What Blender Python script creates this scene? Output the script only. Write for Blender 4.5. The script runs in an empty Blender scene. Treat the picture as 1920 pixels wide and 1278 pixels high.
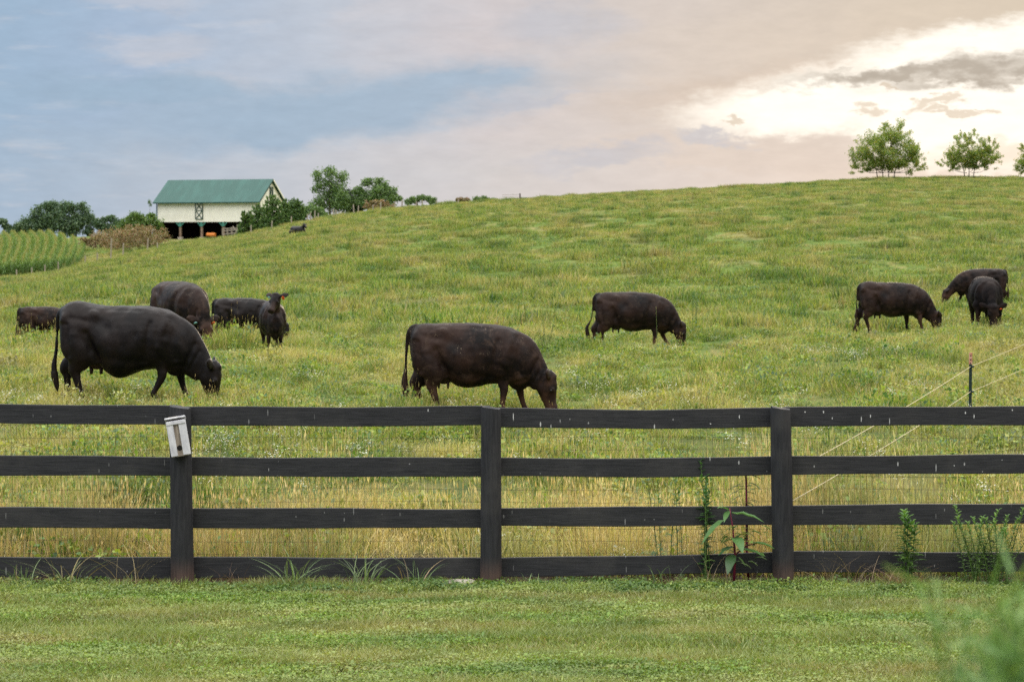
import bpy, bmesh, math, random
import numpy as np
from mathutils import Vector, Matrix, noise as mnoise

S = bpy.context.scene
COL = S.collection
R = math.radians
F = 4000.0                     # focal length in photo pixels (photo is 1920 wide)
HC = 2.68                      # camera height above the lawn
PITCH = math.atan(159.0 / F)
D = F / 231.0                  # distance of the board fence

# ------------------------------------------------------------------ camera
cam_d = bpy.data.cameras.new("camera")
cam = bpy.data.objects.new("camera", cam_d)
COL.objects.link(cam)
cam.location = (0, 0, HC)
cam.rotation_euler = (R(90) - PITCH, 0, 0)
cam_d.sensor_width = 36
cam_d.lens = 75
cam_d.clip_start = 0.1
cam_d.clip_end = 9000
cam_d.dof.use_dof = True
cam_d.dof.focus_distance = 21
cam_d.dof.aperture_fstop = 5.6
S.camera = cam
S.view_settings.view_transform = 'Standard'
S.view_settings.look = 'None'
S.view_settings.exposure = 0
S.view_settings.gamma = 1
S.cycles.use_denoising = False
S.cycles.max_bounces = 6
S.cycles.diffuse_bounces = 3
S.cycles.glossy_bounces = 2
S.cycles.transmission_bounces = 4
S.cycles.transparent_max_bounces = 8


def lin(r, g, b, k=1.0):
    f = lambda c: ((c / 255) / 12.92 if c <= 10 else ((c / 255 + .055) / 1.055) ** 2.4)
    return (f(r) * k, f(g) * k, f(b) * k, 1)


# ------------------------------------------------------------------ node helper
class NT:
    def __init__(s, nt):
        s.nt = nt; s.n = nt.nodes; s.l = nt.links

    def new(s, t, **kw):
        n = s.n.new(t)
        for k, v in kw.items():
            setattr(n, k, v)
        return n

    def put(s, sock, v):
        if isinstance(v, bpy.types.NodeSocket):
            s.l.new(v, sock)
        elif v is not None:
            sock.default_value = v

    def m(s, op, a, b=None, c=None, clamp=False):
        n = s.new('ShaderNodeMath', operation=op, use_clamp=clamp)
        s.put(n.inputs[0], a)
        if b is not None: s.put(n.inputs[1], b)
        if c is not None: s.put(n.inputs[2], c)
        return n.outputs[0]

    def mix(s, f, a, b, mode='MIX'):
        n = s.new('ShaderNodeMix', data_type='RGBA', blend_type=mode)
        n.clamp_factor = True
        s.put(n.inputs[0], f); s.put(n.inputs[6], a); s.put(n.inputs[7], b)
        return n.outputs[2]

    def noise(s, vec, scale, detail=3, rough=.5, dim='3D', dist=0, out=0):
        n = s.new('ShaderNodeTexNoise', noise_dimensions=dim)
        s.put(n.inputs['Vector'], vec)
        n.inputs['Scale'].default_value = scale
        n.inputs['Detail'].default_value = detail
        n.inputs['Roughness'].default_value = rough
        n.inputs['Distortion'].default_value = dist
        return n.outputs[out]

    def ss(s, v, a, b, lo=0., hi=1.):
        n = s.new('ShaderNodeMapRange', interpolation_type='SMOOTHSTEP')
        s.put(n.inputs[0], v)
        for i, q in enumerate((a, b, lo, hi)):
            n.inputs[i + 1].default_value = q
        return n.outputs[0]

    def ramp(s, v, stops, interp='LINEAR'):
        n = s.new('ShaderNodeValToRGB')
        s.put(n.inputs[0], v)
        e = n.color_ramp.elements
        n.color_ramp.interpolation = interp
        while len(e) < len(stops): e.new(.5)
        for q, (p, c) in zip(e, stops):
            q.position = p; q.color = c
        return n.outputs[0]

    def comb(s, x, y, z=0.):
        n = s.new('ShaderNodeCombineXYZ')
        s.put(n.inputs[0], x); s.put(n.inputs[1], y); s.put(n.inputs[2], z)
        return n.outputs[0]

    def sep(s, v):
        n = s.new('ShaderNodeSeparateXYZ'); s.put(n.inputs[0], v)
        return n.outputs

    def vscale(s, v, x, y, z):
        n = s.new('ShaderNodeVectorMath', operation='MULTIPLY')
        s.put(n.inputs[0], v); n.inputs[1].default_value = (x, y, z)
        return n.outputs[0]

    def bump(s, h, strength=.3, dist=.02):
        n = s.new('ShaderNodeBump')
        n.inputs['Strength'].default_value = strength
        n.inputs['Distance'].default_value = dist
        s.put(n.inputs['Height'], h)
        return n.outputs[0]


# ------------------------------------------------------------------ sky
world = bpy.data.worlds.new("World")
S.world = world
world.use_nodes = True
w = NT(world.node_tree)
for n in list(w.n): w.n.remove(n)
dx, dy, dz = w.sep(w.new('ShaderNodeTexCoord').outputs['Generated'])
az = w.m('ARCTAN2', dx, dy)
el = w.m('ARCSINE', w.m('MAXIMUM', w.m('MINIMUM', dz, 1.), -1.))
U0 = w.m('MULTIPLY_ADD', az, 4.0, .96)
V0 = w.m('MULTIPLY_ADD', el, -4.0, .48)
base_uv = w.comb(U0, V0, 0.)
nz = w.noise(w.vscale(base_uv, 1, 2.2, 1), 5.0, 6, .58, out=1)
nsx, nsy, nsz = w.sep(nz)
nz2 = w.noise(w.vscale(base_uv, 1, 2.5, 1), 22.0, 5, .6, out=1)
msx, msy, msz = w.sep(nz2)


def warp(amp1, amp2):
    u = w.m('ADD', U0, w.m('ADD', w.m('MULTIPLY', w.m('SUBTRACT', nsx, .5), amp1 * 1.6), w.m('MULTIPLY', w.m('SUBTRACT', msx, .5), amp2 * 1.6)))
    v = w.m('ADD', V0, w.m('ADD', w.m('MULTIPLY', w.m('SUBTRACT', nsy, .5), amp1 * .8), w.m('MULTIPLY', w.m('SUBTRACT', msy, .5), amp2 * .8)))
    return u, v


UA, VA = warp(.16, .03)
UB, VB = warp(.10, .07)


def blob(u, v, cx, cy, rx, ry, slope=0., soft=.5):
    a = w.m('DIVIDE', w.m('SUBTRACT', u, cx), rx)
    vv = w.m('SUBTRACT', v, cy)
    if slope:
        vv = w.m('SUBTRACT', vv, w.m('MULTIPLY', w.m('SUBTRACT', u, cx), slope))
    b = w.m('DIVIDE', vv, ry)
    r = w.m('SQRT', w.m('ADD', w.m('MULTIPLY', a, a), w.m('MULTIPLY', b, b)))
    return w.ss(r, 1 - soft, 1 + soft, 1., 0.)


def union(*ms):
    o = ms[0]
    for q in ms[1:]: o = w.m('MAXIMUM', o, q)
    return o


sky = w.ramp(w.m('MULTIPLY', UA, .5), [(0, lin(158, 184, 209)), (.12, lin(166, 187, 212)), (.30, lin(190, 199, 213)),
                                       (.45, lin(207, 202, 206)), (.62, lin(209, 201, 197)), (.95, lin(205, 195, 180))])
low = w.ramp(w.m('MULTIPLY', UA, .5), [(0, lin(164, 186, 208)), (.15, lin(178, 192, 208)), (.30, lin(196, 201, 210)),
                                       (.50, lin(208, 205, 206)), (.7, lin(216, 208, 205)), (1, lin(234, 219, 206))])
sky = w.mix(w.ss(VA, .2, .33), sky, low)
# long soft wisps on the left
wn = w.noise(w.vscale(base_uv, 1.2, 7, 1), 4.0, 6, .6)
sky = w.mix(w.m('MULTIPLY', w.ss(wn, .5, .72), w.ss(U0, 1.3, .5, 0., .45)), sky, lin(205, 208, 216))
wis = union(blob(UB, VB, .28, .01, .10, .022), blob(UB, VB, .30, .10, .10, .03), blob(UB, VB, .74, .02, .10, .02, -.2), blob(UB, VB, .42, .165, .10, .02))
sky = w.mix(w.m('MULTIPLY', wis, .45), sky, lin(204, 204, 211))
# slate blue cloud bank
band = union(blob(UA, VA, .30, .185, .26, .035, 0, .6), blob(UA, VA, .64, .205, .40, .060, -.12, .6), blob(UA, VA, .51, .25, .10, .05, 0, .4),
             blob(UA, VA, .88, .165, .16, .035, -.05, .6))
sky = w.mix(w.m('MULTIPLY', band, .9), sky, lin(157, 182, 205))
# halo and glow of the hidden sun
sky = w.mix(w.m('MULTIPLY', blob(U0, VA, 1.78, .16, 0.60, .21, 0, .6), .27), sky, lin(234, 214, 192))
sky = w.mix(w.m('MULTIPLY', blob(UA, VB, 1.42, .175, .22, .035, -.1, .7), .35), sky, lin(200, 178, 160))
glow = union(blob(UB, VB, 1.60, .188, .29, .060, -.12, .38), blob(UB, VB, 2.02, .135, .44, .083, 0, .2),
             blob(UB, VB, 1.86, .25, .32, .075, .05, .25))
sky = w.mix(glow, sky, lin(255, 250, 240, 1.12))
lowband = union(blob(UA, VB, 1.36, .287, .26, .030, .06, .4), blob(UB, VB, 1.52, .29, .16, .028, .05, .3))
sky = w.mix(w.m('MULTIPLY', lowband, .75), sky, lin(216, 205, 198))
sky = w.mix(w.m('MULTIPLY', blob(UB, VB, 1.88, .30, .12, .018, 0, .6), .6), sky, lin(240, 218, 198))
# taupe streaks across the glow
st = union(blob(UB, VB, 1.70, .146, .21, .013, -.07, .6), blob(UB, VB, 1.87, .135, .21, .026, -.12, .55), blob(UB, VB, 1.80, .162, .12, .012, -.05, .7))
sky = w.mix(w.m('MULTIPLY', st, w.ss(msz, .3, .6, .7, .95)), sky, lin(170, 164, 156))
st2 = union(blob(UB, VB, 1.61, .215, .028, .011, 0, .4), blob(UB, VB, 1.74, .203, .055, .010, -.25, .4), blob(UB, VB, 1.765, .222, .055, .006, 0, .5),
            blob(UB, VB, 1.665, .172, .014, .006, 0, .5), blob(UB, VB, 1.375, .232, .014, .006, 0, .5), blob(UB, VB, 1.82, .214, .02, .005, 0, .5))
sky = w.mix(w.m('MULTIPLY', st2, .62), sky, lin(200, 184, 164))
# cool wisps low in the middle
cw = union(blob(UA, VB, 1.12, .292, .13, .020, -.08, .5), blob(UA, VB, .98, .20, .12, .010, -.1, .6), blob(UB, VB, 1.33, .26, .06, .012, .1, .5),
           blob(UA, VB, 1.05, .05, .1, .04, 0, .7))
sky = w.mix(w.m('MULTIPLY', cw, .6), sky, lin(186, 192, 205))
fine = w.noise(w.vscale(base_uv, 1, 3, 1), 14, 6, .62)
sky = w.mix(.20, sky, w.mix(1., sky, w.ramp(fine, [(.3, (.72, .72, .74, 1)), (.7, (1.25, 1.22, 1.2, 1))]), 'MULTIPLY'))
# the overcast is much brighter overhead than at the horizon in view
zen = w.noise(w.new('ShaderNodeTexCoord').outputs['Generated'], 2.4, 4, .55)
zcol = w.ramp(zen, [(.3, (2.3, 2.4, 2.55, 1)), (.7, (3.9, 3.75, 3.5, 1))])
sky = w.mix(w.ss(el, .15, .75), sky, zcol)
sky = w.mix(w.ss(dz, -.12, -.02, 1., 0.), sky, (.10, .12, .06, 1))
nish = w.new('ShaderNodeTexSky', sky_type='NISHITA')
nish.sun_disc = False
SUN_EL, SUN_AZ = R(7), R(11)
nish.sun_elevation = SUN_EL
nish.sun_rotation = SUN_AZ
bg1 = w.new('ShaderNodeBackground'); w.put(bg1.inputs[0], nish.outputs[0]); bg1.inputs[1].default_value = .06
bg2 = w.new('ShaderNodeBackground'); w.put(bg2.inputs[0], sky); bg2.inputs[1].default_value = 1.0
mx = w.new('ShaderNodeMixShader'); mx.inputs[0].default_value = .97
w.l.new(bg1.outputs[0], mx.inputs[1]); w.l.new(bg2.outputs[0], mx.inputs[2])
wo = w.new('ShaderNodeOutputWorld'); w.l.new(mx.outputs[0], wo.inputs[0])
world.cycles.sampling_method = 'MANUAL'
world.cycles.sample_map_resolution = 512

sun_d = bpy.data.lights.new("sun", 'SUN')
sun_d.energy = .55
sun_d.angle = R(10)
sun_d.color = (1, .80, .58)
sun = bpy.data.objects.new("sun", sun_d)
COL.objects.link(sun)
sd = Vector((math.sin(SUN_AZ) * math.cos(SUN_EL), math.cos(SUN_AZ) * math.cos(SUN_EL), math.sin(SUN_EL)))
sun.rotation_euler = (-sd).to_track_quat('-Z', 'Y').to_euler()


# ------------------------------------------------------------------ picture <-> world
def zrel(py):                              # height / distance of a picture row
    return -np.tan(PITCH + np.arctan((np.asarray(py, float) - 639.) / F))


def W(px, py, Y):                          # a point at depth Y seen at (px, py)
    a, c = (px - 960.) / F, -(py - 639.) / F
    cp, sp = math.cos(PITCH), math.sin(PITCH)
    yy = cp + c * sp
    zz = -sp + c * cp
    return Vector((a / yy * Y, Y, HC + zz / yy * Y))


_xc = [-300, 0, 100, 200, 300, 370, 450, 500, 570, 600, 650, 700, 750, 800, 870, 960, 1100, 1300, 1500, 1600, 1700, 1920, 2400]
_yc = [540, 523, 511, 487, 466, 456, 442, 432, 416, 411, 402, 396, 391, 386, 380, 374, 366, 355, 344, 337, 334, 333, 330]
_x2 = [-300, 0, 100, 160, 200, 300, 480, 570, 650, 700, 800, 960, 1300, 1920]
_y2 = [486, 480, 472, 462, 458, 449, 447, 425, 412, 404, 398, 388, 370, 352]
_x3 = [-300, 0, 100, 200, 300, 480, 570, 700, 960, 1920]
_y3 = [454, 452, 448, 440, 440, 442, 430, 415, 400, 368]
# (px, depth ratio, row of the ground)
_bp = [(905, 1.89, 772), (265, 1.89, 750), (1195, 2.98, 650), (1690, 3.35, 628), (1830, 4.36, 572), (1850, 3.35, 613), (94, 3.5, 646),
       (345, 2.9, 648), (473, 3.3, 648), (508, 2.75, 664)]
for _x in range(-400, 2600, 300):
    _bp += [(_x, 1.0, 1100), (_x, 5.6, None), (_x, 7.0, None)]


def _plane(d):
    return 421. + 665. / d


def _ybase(px, d):
    y = _plane(d)
    s = 1. / d
    t = np.clip((.25 - s) / (.25 - 1 / 15.3), 0, 1)
    yc = np.interp(px, _xc, _yc)
    return y + (yc - _plane(15.3)) * t ** 1.25


def _phi(px, d, qx, qd):
    return np.exp(-((px - qx) / 240.) ** 2 - ((np.log(d) - np.log(qd)) / .26) ** 2)


_qx = np.array([b[0] for b in _bp], float); _qd = np.array([b[1] for b in _bp])
_rh = np.array([0. if b[2] is None else b[2] - _ybase(b[0], b[1]) for b in _bp])
_A = _phi(_qx[:, None], _qd[:, None], _qx[None], _qd[None])
_w = np.linalg.solve(_A + .04 * np.eye(len(_bp)), _rh)


def H(X, Y):
    X = np.atleast_1d(np.asarray(X, float)); Y = np.atleast_1d(np.asarray(Y, float))
    Yc = np.maximum(Y, D)
    px = np.clip(960 + F * X / Yc, -600, 2500)
    d = Yc / D
    dn = np.minimum(d, 15.3)
    y = _ybase(px, dn)
    y = y + (_phi(px[..., None], dn[..., None], _qx, _qd) * _w).sum(-1)
    z = HC + zrel(y) * Yc
    y2 = np.interp(px, _x2, _y2); y3 = np.interp(px, _x3, _y3)
    z1 = HC + zrel(np.interp(px, _xc, _yc)) * 265.
    z2 = HC + zrel(y2) * 310.; z3 = HC + zrel(y3) * 360.
    f = lambda a, b, t: a + (b - a) * t
    sm = lambda t: t * t * (3 - 2 * t)
    z = np.where(Yc > 265, f(z1, z2, np.clip((Yc - 265) / 45, 0, 1)), z)
    z = np.where(Yc > 310, f(z2, z3, np.clip((Yc - 310) / 50, 0, 1)), z)
    z = np.where(Yc > 360, f(z3, -4., sm(np.clip((Yc - 360) / 400, 0, 1))), z)
    z = np.where(Y <= D, 0., z)
    kr = np.clip((Y - 75) / 30, 0, 1) * np.clip((235 - Y) / 50, 0, 1)
    z = z + kr * .30 * np.sin(Y / 5.2 + .05 * X + 1.2 * np.sin(X / 14.)) * (.6 + .4 * np.sin(X / 9. + 1))
    k = np.clip((Y - D * 1.2) / 20, 0, 1) * np.clip((700 - Y) / 300, 0, 1)
    z = z + k * (.05 * np.sin(X * .9 + 1.3 * np.sin(Y * .31)) * np.sin(Y * .43 + X * .21) + .03 * np.sin(X * 2.3 + Y * .7))
    return z


def h1(x, y): return float(H(x, y)[0])


# ------------------------------------------------------------------ object helpers
def tag(o, label=None, cat=None, group=None, kind=None):
    for k, v in (('label', label), ('category', cat), ('group', group), ('kind', kind)):
        if v: o[k] = v
    return o


def empty(name, loc, rz=0, label=None, cat=None, group=None):
    o = bpy.data.objects.new(name, None)
    COL.objects.link(o); o.location = loc; o.rotation_euler = (0, 0, rz)
    o.empty_display_size = .2
    return tag(o, label, cat, group)


def mesh_np(name, v, f, mat, parent=None, link=True, smooth=False, colors=None):
    me = bpy.data.meshes.new(name)
    v = np.asarray(v, np.float32); f = np.asarray(f, np.int32)
    k = f.shape[1]
    me.vertices.add(len(v)); me.vertices.foreach_set('co', v.ravel())
    me.loops.add(f.size); me.loops.foreach_set('vertex_index', f.ravel())
    me.polygons.add(len(f)); me.polygons.foreach_set('loop_start', np.arange(0, f.size, k, dtype=np.int32))
    me.update(calc_edges=True)
    if smooth: me.polygons.foreach_set('use_smooth', [True] * len(f))
    if colors is not None:
        a = me.attributes.new('tint', 'FLOAT_COLOR', 'POINT')
        c = np.ones((len(v), 4), np.float32); c[:, :3] = colors
        a.data.foreach_set('color', c.ravel())
    for q in (mat if isinstance(mat, (list, tuple)) else [mat]): me.materials.append(q)
    o = bpy.data.objects.new(name, me)
    if link: COL.objects.link(o)
    if parent: o.parent = parent
    return o


class MB:
    """collects primitives, links them as one mesh"""
    def __init__(s): s.v = []; s.f = []

    def add(s, vs, fs):
        b = len(s.v); s.v += [tuple(q) for q in vs]; s.f += [tuple(i + b for i in q) for q in fs]
        return s

    def box(s, c, size, rot=None, jit=0):
        vs = []
        for i in (-.5, .5):
            for j in (-.5, .5):
                for k in (-.5, .5):
                    p = Vector((i * size[0], j * size[1], k * size[2]))
                    if rot: p = rot @ p
                    vs.append(p + Vector(c))
        return s.add(vs, [(0, 1, 3, 2), (4, 6, 7, 5), (0, 4, 5, 1), (2, 3, 7, 6), (0, 2, 6, 4), (1, 5, 7, 3)])

    def bar(s, a, b, w_, h_, up=(0, 0, 1)):
        a, b = Vector(a), Vector(b)
        t = (b - a).normalized(); u = Vector(up)
        if abs(t.dot(u)) > .95: u = Vector((0, 1, 0))
        sx = t.cross(u).normalized(); uz = sx.cross(t)
        vs = []
        for p in (a, b):
            for i, j in ((-1, -1), (1, -1), (1, 1), (-1, 1)):
                vs.append(p + sx * i * w_ / 2 + uz * j * h_ / 2)
        return s.add(vs, [(3, 2, 1, 0), (4, 5, 6, 7), (0, 1, 5, 4), (1, 2, 6, 5), (2, 3, 7, 6), (3, 0, 4, 7)])

    def tube(s, pts, rad, n=8, cap=True):
        pts = [Vector(p) for p in pts]
        if not hasattr(rad, '__len__'): rad = [rad] * len(pts)
        vs = []; fs = []
        ref = None
        for i, p in enumerate(pts):
            t = (pts[min(i + 1, len(pts) - 1)] - pts[max(i - 1, 0)]).normalized()
            if ref is None: ref = Vector((1, 0, 0)) if abs(t.x) < .8 else Vector((0, 1, 0))
            a = (ref - t * ref.dot(t)).normalized(); b = t.cross(a); ref = a
            for k in range(n):
                q = 2 * math.pi * k / n
                vs.append(p + (a * math.cos(q) + b * math.sin(q)) * rad[i])
        for i in range(len(pts) - 1):
            for k in range(n):
                fs.append((i * n + k, i * n + (k + 1) % n, (i + 1) * n + (k + 1) % n, (i + 1) * n + k))
        if cap:
            fs.append(tuple(range(n))[::-1]); fs.append(tuple((len(pts) - 1) * n + k for k in range(n)))
        return s.add(vs, fs)

    def build(s, name, mat, parent=None, smooth=False, bevel=0, link=True):
        me = bpy.data.meshes.new(name)
        me.from_pydata([tuple(q) for q in s.v], [], s.f)
        for q in (mat if isinstance(mat, (list, tuple)) else [mat]): me.materials.append(q)
        if smooth: me.polygons.foreach_set('use_smooth', [True] * len(me.polygons))
        o = bpy.data.objects.new(name, me)
        if link: COL.objects.link(o)
        if parent: o.parent = parent
        if bevel:
            m = o.modifiers.new('bevel', 'BEVEL'); m.width = bevel; m.segments = 2; m.limit_method = 'ANGLE'
        return o


# ------------------------------------------------------------------ materials
def pbr(name, col, rough=.8, fn=None, spec=.3):
    mt = bpy.data.materials.new(name); mt.use_nodes = True
    q = NT(mt.node_tree)
    b = q.n['Principled BSDF']
    b.inputs['Base Color'].default_value = (*col[:3], 1)
    b.inputs['Roughness'].default_value = rough
    b.inputs['Specular IOR Level'].default_value = spec
    if fn: fn(q, b)
    return mt


def world_pos(q): return q.new('ShaderNodeNewGeometry').outputs['Position']
def obj_pos(q): return q.new('ShaderNodeTexCoord').outputs['Object']


def mottled(c1, c2, scale, bump=0, stretch=(1, 1, 1), pos=obj_pos, detail=4):
    def fn(q, b):
        v = q.vscale(pos(q), *stretch)
        n = q.noise(v, scale, detail, .6)
        q.put(b.inputs['Base Color'], q.ramp(n, [(.3, (*c1, 1)), (.7, (*c2, 1))]))
        if bump: q.put(b.inputs['Normal'], q.bump(n, bump, .02))
    return fn


def patch_masks(q):
    """pasture colour: dry patches, dark lush patches; used by soil sheet and blades alike"""
    p = world_pos(q)
    big = q.noise(q.vscale(p, 1, .55, 0), .16, 3, .55)
    mid = q.noise(q.vscale(p, 1, .42, 0), .62, 5, .66)
    mid2 = q.noise(q.vscale(p, .9, .34, 0), .48, 5, .66, dist=.4)
    y = q.sep(p)[1]
    near = q.ss(y, 18, 30, .04, .015)           # drier sward beside the board fence
    hill = q.ss(y, 90, 200, 0., .035)
    dry = q.ss(q.m('ADD', q.m('ADD', q.m('MULTIPLY', big, .4), q.m('MULTIPLY', mid, .6)), q.m('ADD', near, hill)), 0.49, .63)
    lush = q.ss(mid2, .50, .62)
    return p, dry, lush


def leaf_mat(name, field=False, trans=.35, rnd=.25, base=None, lawn=False):
    mt = bpy.data.materials.new(name); mt.use_nodes = True
    q = NT(mt.node_tree); q.n.remove(q.n['Principled BSDF'])
    out = q.n['Material Output']
    if base is None:
        col = q.new('ShaderNodeAttribute', attribute_name='tint').outputs['Color']
    else:
        nn = q.noise(obj_pos(q), base[2], 3, .6)
        col = q.ramp(nn, [(.3, (*base[0], 1)), (.7, (*base[1], 1))])
    if field:
        p, dry, lush = patch_masks(q)
        dry = q.m('MULTIPLY', dry, .66)
        sx_, sy_, sz_ = q.sep(col)
        lum = q.m('MULTIPLY_ADD', q.m('ADD', sx_, sy_), 1.25, .28)      # keep each blade's own lightness
        dc = q.mix(q.new('ShaderNodeObjectInfo').outputs['Random'], (.55, .43, .21, 1), (.42, .39, .13, 1))
        col = q.mix(dry, col, q.mix(1., dc, q.comb(lum, lum, lum), 'MULTIPLY'))
        col = q.mix(q.m('MULTIPLY', lush, .8), col, q.mix(1., col, (.48, .66, .55, 1), 'MULTIPLY'))
    if lawn:
        p = world_pos(q)
        n1 = q.noise(q.vscale(p, .5, 1.6, 0), 1.3, 4, .6)
        n2 = q.noise(q.vscale(p, .45, 1.5, 0), 1.9, 4, .6, dist=.5)
        ys = q.sep(p)[1]
        col = q.mix(q.ss(n1, .45, .68, 0., .5), col, (.42, .34, .17, 1))
        col = q.mix(q.ss(n2, .5, .62, 0., .55), col, (.085, .17, .035, 1))
        stripe = q.m('SINE', q.m('MULTIPLY', ys, 6.8))
        col = q.mix(q.ss(stripe, -.4, 1, 0., .34), col, (.36, .40, .14, 1))
    if rnd:
        r = q.new('ShaderNodeObjectInfo').outputs['Random']
        rr = q.m('MULTIPLY_ADD', r, rnd * 2, 1 - rnd)
        col = q.mix(1., col, q.comb(rr, rr, rr), 'MULTIPLY')
    df = q.new('ShaderNodeBsdfDiffuse'); q.put(df.inputs[0], col)
    tr = q.new('ShaderNodeBsdfTranslucent'); q.put(tr.inputs[0], q.mix(1., col, (1.15, 1.1, .6, 1), 'MULTIPLY'))
    mx = q.new('ShaderNodeMixShader'); mx.inputs[0].default_value = trans
    q.l.new(df.outputs[0], mx.inputs[1]); q.l.new(tr.outputs[0], mx.inputs[2])
    gl = q.new('ShaderNodeBsdfGlossy'); gl.inputs['Roughness'].default_value = .45
    gl.inputs[0].default_value = (1, 1, 1, 1)
    m2 = q.new('ShaderNodeMixShader'); m2.inputs[0].default_value = .035
    q.l.new(mx.outputs[0], m2.inputs[1]); q.l.new(gl.outputs[0], m2.inputs[2])
    q.l.new(m2.outputs[0], out.inputs[0])
    return mt


M = {}
M['blade'] = leaf_mat('pasture_blades', field=True, trans=.4, rnd=.2)
M['lawn'] = leaf_mat('lawn_blades', lawn=True, trans=.35, rnd=.15)
M['plain_leaf'] = leaf_mat('leaves_tinted', trans=.35, rnd=.12)
M['dry'] = leaf_mat('dry_stalks', trans=.25, rnd=.2)


def _ground(q, b):
    p, dry, lush = patch_masks(q)
    y = q.sep(p)[1]; x = q.sep(p)[0]
    fine = q.noise(p, 9, 5, .7)
    mid = q.noise(q.vscale(p, 1, .6, 0), 1.6, 5, .65)
    g = q.ramp(mid, [(.3, (.055, .10, .018, 1)), (.5, (.11, .165, .032, 1)), (.7, (.17, .20, .05, 1))])
    g = q.mix(q.ss(y, 20, 60, .75, 0.), g, q.mix(fine, (.035, .05, .014, 1), (.11, .10, .04, 1)))
    g = q.mix(q.m('MULTIPLY', dry, .6), g, (.27, .21, .09, 1))
    g = q.mix(q.m('MULTIPLY', lush, .5), g, (.04, .08, .02, 1))
    soil = q.ramp(fine, [(.3, (.012, .008, .005, 1)), (.7, (.045, .028, .016, 1))])
    clay = q.ramp(fine, [(.3, (.07, .028, .017, 1)), (.7, (.15, .06, .035, 1))])
    soil = q.mix(q.m('MULTIPLY', q.ss(q.noise(p, 1.3, 3), .48, .6), q.ss(y, D + .05, D - .12)), soil, clay)
    under = q.m('MULTIPLY', q.ss(y, D - .42, D - .2), q.ss(y, D + 1.2, D + 2.2, 1., 0.))
    nearlawn = q.mix(fine, (.02, .03, .009, 1), (.06, .06, .024, 1))
    g = q.mix(q.ss(y, D - .3, D - .1, 1., 0.), g, nearlawn)
    g = q.mix(under, g, soil)
    b_ = q.m('ADD', mid, fine)
    q.put(b.inputs['Base Color'], g)
    q.put(b.inputs['Normal'], q.bump(b_, .6, .12))
    b.inputs['Specular IOR Level'].default_value = .1


M['ground'] = pbr('ground', (.1, .13, .04), .95, _ground)


def _coat(brown, mud, seed):
    def fn(q, b):
        p = obj_pos(q)
        n = q.noise(p, 2.1 + seed * .1, 3, .5)
        hair = q.noise(q.vscale(p, 1, 1, 1.2), 70, 4, .7)
        fold = q.noise(q.vscale(p, 1.6, 1, .7), 5.5, 3, .5)
        c = q.ramp(n, [(.38, (.0028, .0024, .0032, 1)), (.66, (.0045 + .024 * brown, .0036 + .0115 * brown, .004 + .0078 * brown, 1))])
        c = q.mix(q.ss(hair, .4, .75, 0., .35), c, (.008 + .014 * brown, .006 + .005 * brown, .0065, 1))
        x, y, z = q.sep(p)
        dust = q.m('MULTIPLY', q.ss(q.noise(p, 4.2 + seed, 5, .68, dist=.5), .50, .68), q.ss(hair, .3, .7, .4, 1.))
        c = q.mix(q.m('MULTIPLY', dust, .25 + .5 * brown), c, (.016 + .040 * brown, .013 + .022 * brown, .012 + .014 * brown, 1))
        if brown > .3:                          # rusty legs and flank
            lg = q.m('MULTIPLY', q.ss(z, .75, .35), q.ss(q.noise(p, 3.5, 3), .42, .62))
            c = q.mix(q.m('MULTIPLY', lg, .5 * brown), c, (.085, .042, .027, 1))
        if mud:
            sp = q.noise(p, 34, 4, .8)
            zone = q.m('MULTIPLY', q.ss(q.noise(p, 2.6 + seed * .6, 2, .5), .56, .62), q.ss(z, .8, 1.05))
            c = q.mix(q.m('MULTIPLY', q.m('MULTIPLY', q.ss(sp, .60, .68), zone), mud), c, (.42, .34, .24, 1))
        q.put(b.inputs['Base Color'], c)
        q.put(b.inputs['Normal'], q.bump(q.m('ADD', q.m('MULTIPLY', hair, .15), fold), .4, .05))
    return fn


M['coat_black'] = pbr('coat_black', (0, 0, 0), .42, _coat(.25, 0, 0), .15)
M['coat_brown'] = pbr('coat_brown', (0, 0, 0), .46, _coat(.9, .12, 1), .11)
M['coat_dusty'] = pbr('coat_dusty', (0, 0, 0), .47, _coat(1., 1., 2), .11)
M['coat_matte'] = pbr('coat_matte', (0, 0, 0), .62, _coat(.35, 0, 0), .07)
M['hoof'] = pbr('hoof', (.02, .017, .015), .5)
M['eye'] = pbr('eye', (.006, .005, .004), .35, spec=.4)
M['tag_orange'] = pbr('tag_orange', (.85, .13, .03), .5)
M['tag_teal'] = pbr('tag_teal', (.28, .55, .55), .5)
M['tag_white'] = pbr('tag_white', (.75, .75, .8), .5)
M['udder'] = pbr('udder', (.035, .018, .017), .55)


# ------------------------------------------------------------------ ground sheet
def make_ground():
    ys = np.concatenate([np.linspace(-25, 12, 12), np.linspace(12.5, D * 1.1, 24), D * 1.1 * (260 / (D * 1.1)) ** np.linspace(.01, 1, 190),
                         np.linspace(263, 380, 40), np.geomspace(390, 6000, 30)])
    t = np.linspace(-1, 1, 320)
    X = t[None] * (14 + .62 * np.maximum(ys, 0))[:, None]
    Y = np.repeat(ys[:, None], len(t), 1)
    Z = H(X.ravel(), Y.ravel())
    v = np.stack([X.ravel(), Y.ravel(), Z], 1)
    i, j = np.meshgrid(np.arange(len(ys) - 1), np.arange(len(t) - 1), indexing='ij')
    a = (i * len(t) + j).ravel()
    f = np.stack([a, a + 1, a + 1 + len(t), a + len(t)], 1)
    o = mesh_np('ground', v, f, M['ground'], smooth=True)
    tag(o, 'grassy hillside pasture rising to the right behind the lawn', None, None, 'structure')


make_ground()

# ------------------------------------------------------------------ scatter
scat_n = [0]


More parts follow.
